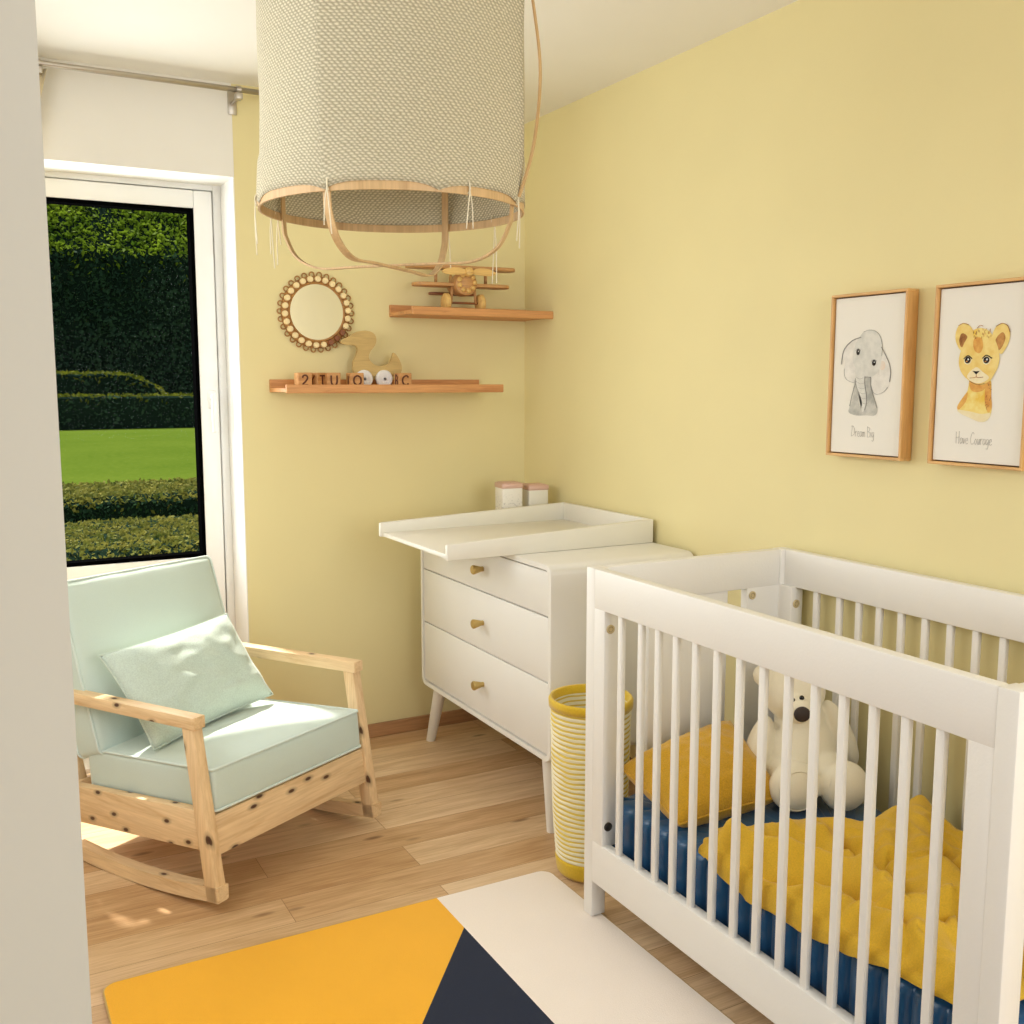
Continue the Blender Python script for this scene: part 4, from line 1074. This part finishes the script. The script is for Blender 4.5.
bm = new(); prism(bm, [(.06, .11), (.10, .16), (.112, .15), (.112, .09)], -.004, .004, 0, .001); obj('rudder', bm, M['toy_wood'], A)

# ------------------------------------------------------------------ pendant lamp
LC = Vector((.757, 1.872, 1.770)); LR = .255
Lm = thing('pendant_lamp', 'large woven linen pendant lamp on a bent bamboo frame hanging from the ceiling', 'pendant lamp', tuple(LC))
fwd = math.atan2(-LC.y, -LC.x)          # direction from the lamp to the camera side
BA = [fwd+math.radians(a) for a in (-27, 63, 153, 243)]     # the four frame bars
RB = [.254, .254, .254, .254]
HT = .48
def shade(u, v):
    a = BA[0]+2*PI*u; q = (u*4) % 1; k = abs(q-.5)*2          # k = 1 at a bar
    chord = LR*math.cos(PI/4)/math.cos((q-.5)*PI/2)
    circ = LR-.002
    flat = .62*math.sin(PI*min(1, v*1.02))**.6 if v < .98 else .1
    flat = .30*min(1, v*5)
    r = circ*(1-flat)+chord*flat
    r *= 1+.055*min(1, v*6)+(.03*max(0, v-.78)/.22)-.012*math.sin(PI*v)
    r += .0025*noise.noise(Vector((math.cos(a)*3, math.sin(a)*3, v*4)))
    e8 = abs(((u*8) % 1)-.5)*2
    z = -.003+HT*v+(.012*(1-e8**4)*(1-v)**8)
    return Vector((r*math.cos(a), r*math.sin(a), z))
bm = new(); grid(bm, shade, 128, 30, True, uv=lambda u, v: (2*PI*LR*u, HT*v))
o = obj('shade', bm, M['weave'], Lm, True); so = o.modifiers.new('thick', 'SOLIDIFY'); so.thickness = .0015; so.offset = -1
radial = lambda p: Vector((p.x, p.y, 0))
def hoop(z, r, w, t_):
    bm = new(); n = 72; rings = []
    for k in range(n):
        a = 2*PI*k/n; c, s = math.cos(a), math.sin(a)
        rings.append([bm.verts.new(((r+dr)*c, (r+dr)*s, z+dz)) for dr, dz in ((-t_/2, -w/2), (t_/2, -w/2), (t_/2, w/2), (-t_/2, w/2))])
    for k in range(n):
        for m in range(4): bm.faces.new((rings[k][m], rings[(k+1) % n][m], rings[(k+1) % n][(m+1) % 4], rings[k][(m+1) % 4]))
    return obj('hoop', bm, M['bamboo'], Lm, 40)
hoop(.002, LR-.006, .015, .004); hoop(HT, LR-.01, .016, .004)
for i, (a0, a1) in enumerate(((BA[0], BA[2]), (BA[1], BA[3]))):     # two bent bars crossing under the shade
    d0 = Vector((math.cos(a0), math.sin(a0), 0)); zb = -.106+i*.004
    def bp(s, r, z): return d0*(s*r)+Vector((0, 0, z))
    P1 = [bp(1, LR-.010, HT), bp(1, LR-.012, .2), bp(1, LR-.012, 0), bp(1, LR-.020, -.045), bp(1, LR-.045, -.082), bp(1, LR-.095, zb), bp(1, .08, zb)]
    P2 = [bp(-1, p.dot(d0), p.z) for p in reversed([Vector(x) for x in P1])]
    pts = spline(P1+P2, 6)
    def upf(p, d0=d0, zb=zb):
        s = p.dot(d0); return (d0*(1 if s > 0 else -1)) if p.z > -.05 else (d0*s*2+Vector((0, 0, -.25)))
    bm = new(); tube(bm, pts, 0, wh=(.014 if i == 0 else .012, .0035), up=upf); obj('bent_bar', bm, M['bamboo'], Lm, 50)
for i, a in enumerate(BA):
    d0 = Vector((math.cos(a), math.sin(a), 0)); tn = Vector((-math.sin(a), math.cos(a), 0))
    pts = spline([d0*(LR+.002)+Vector((0, 0, .01)), d0*(LR+.030)+Vector((0, 0, .10)), d0*(LR+.042)+Vector((0, 0, .22)), d0*(LR+.030)+Vector((0, 0, .33)), d0*(LR+.016)+Vector((0, 0, .40)), d0*(LR-.004)+Vector((0, 0, HT))], 6)
    if i in (1, 2):
        bm = new(); tube(bm, pts, 0, wh=(.009, .003), up=d0); obj('outer_bar', bm, M['bamboo'], Lm, 50)
# ties with hanging thread ends
rnd = random.Random(3)
ties = [BA[0]+.03, BA[1], BA[2], BA[3], BA[0]+math.radians(58), BA[2]-math.radians(28), BA[3]+.1, BA[0]-math.radians(50)]
for i, a in enumerate(ties):
    d0 = Vector((math.cos(a), math.sin(a), 0)); tn = Vector((-math.sin(a), math.cos(a), 0))
    bm = new(); c = d0*(LR-.003)
    tube(bm, [c+d0*.004*math.cos(x)+Vector((0, 0, .006+.010*math.sin(x))) for x in [2*PI*k/10 for k in range(10)]], .0018, 5, True)
    for s in (-1, 1):
        ln = rnd.uniform(.05, .10) if i != 5 else .12
        tube(bm, spline([c+d0*.004, c+tn*s*.004+d0*.005+Vector((0, 0, -ln*.4)), c+tn*s*.007+d0*.003+Vector((0, 0, -ln))], 4), .0011, 5)
    obj('thread_tie', bm, M['thread'], Lm)
bm = new()
for a in BA: tube(bm, spline([Vector((math.cos(a)*(LR-.02), math.sin(a)*(LR-.02), HT)), Vector((math.cos(a)*.16, math.sin(a)*.16, HT+.10)), Vector((0, 0, HT+.15))], 6), 0, wh=(.009, .003), up=(0, 0, 1))
obj('crown_bars', bm, M['bamboo'], Lm)
bm = new(); tube(bm, [(0, 0, HT+.14), (0, 0, ZC-LC.z-.02)], .003, 8); obj('cord', bm, M['thread'], Lm)
bm = new(); lathe(bm, [(.001, ZC-LC.z-.03), (.04, ZC-LC.z-.028), (.05, ZC-LC.z-.001), (.001, ZC-LC.z-.001)], 24); obj('ceiling_rose', bm, M['pvc'], Lm, 40)

# ------------------------------------------------------------------ lights
def area(name, loc, target, sx, sy, power, color=(1, 1, 1)):
    l = bpy.data.lights.new(name, 'AREA'); l.shape = 'RECTANGLE'; l.size = sx; l.size_y = sy; l.energy = power; l.color = color
    o = bpy.data.objects.new(name, l); COL.objects.link(o); o.location = loc
    o.rotation_euler = (Vector(target)-Vector(loc)).to_track_quat('-Z', 'Y').to_euler()
    return o
sun = bpy.data.lights.new('sun', 'SUN'); sun.energy = 7.5; sun.angle = math.radians(1.8); sun.color = (1, .95, .85)
so_ = bpy.data.objects.new('sun', sun); COL.objects.link(so_)
sd = Vector((.10, -math.cos(math.radians(57.7)), -math.sin(math.radians(57.7))))
so_.rotation_euler = sd.to_track_quat('-Z', 'Y').to_euler()
area('window_daylight', (.35, YB+.35, 1.4), (.6, 0, 1.2), 1.0, 1.3, 26, (.92, .96, 1))
area('side_window_light', (-.43, 2.2, 1.45), (1.6, 2.2, 1.1), 1.7, 1.5, 27, (.91, .955, 1))
area('room_light', (1.3, -1.7, 1.7), (1.3, 2.4, .9), 1.6, 1.6, 46, (.92, .96, 1))
w = bpy.data.worlds.new('world'); S.world = w; w.use_nodes = True
bg = w.node_tree.nodes['Background']; bg.inputs['Color'].default_value = (.91, .955, 1, 1); bg.inputs['Strength'].default_value = .52

# ------------------------------------------------------------------ camera
cam = bpy.data.cameras.new('camera'); co = bpy.data.objects.new('camera', cam); COL.objects.link(co); S.camera = co
cam.sensor_width = 36; cam.lens = 36*1020.5/1024; cam.clip_start = .02; cam.clip_end = 200
co.location = (0, 0, 1.445)
yaw, pit = math.radians(28.492), math.radians(7.241)
F = Vector((math.sin(yaw)*math.cos(pit), math.cos(yaw)*math.cos(pit), -math.sin(pit)))
co.rotation_euler = F.to_track_quat('-Z', 'Y').to_euler()
S.view_settings.view_transform = 'Standard'; S.view_settings.look = 'None'; S.view_settings.exposure = .03; S.view_settings.gamma = 1
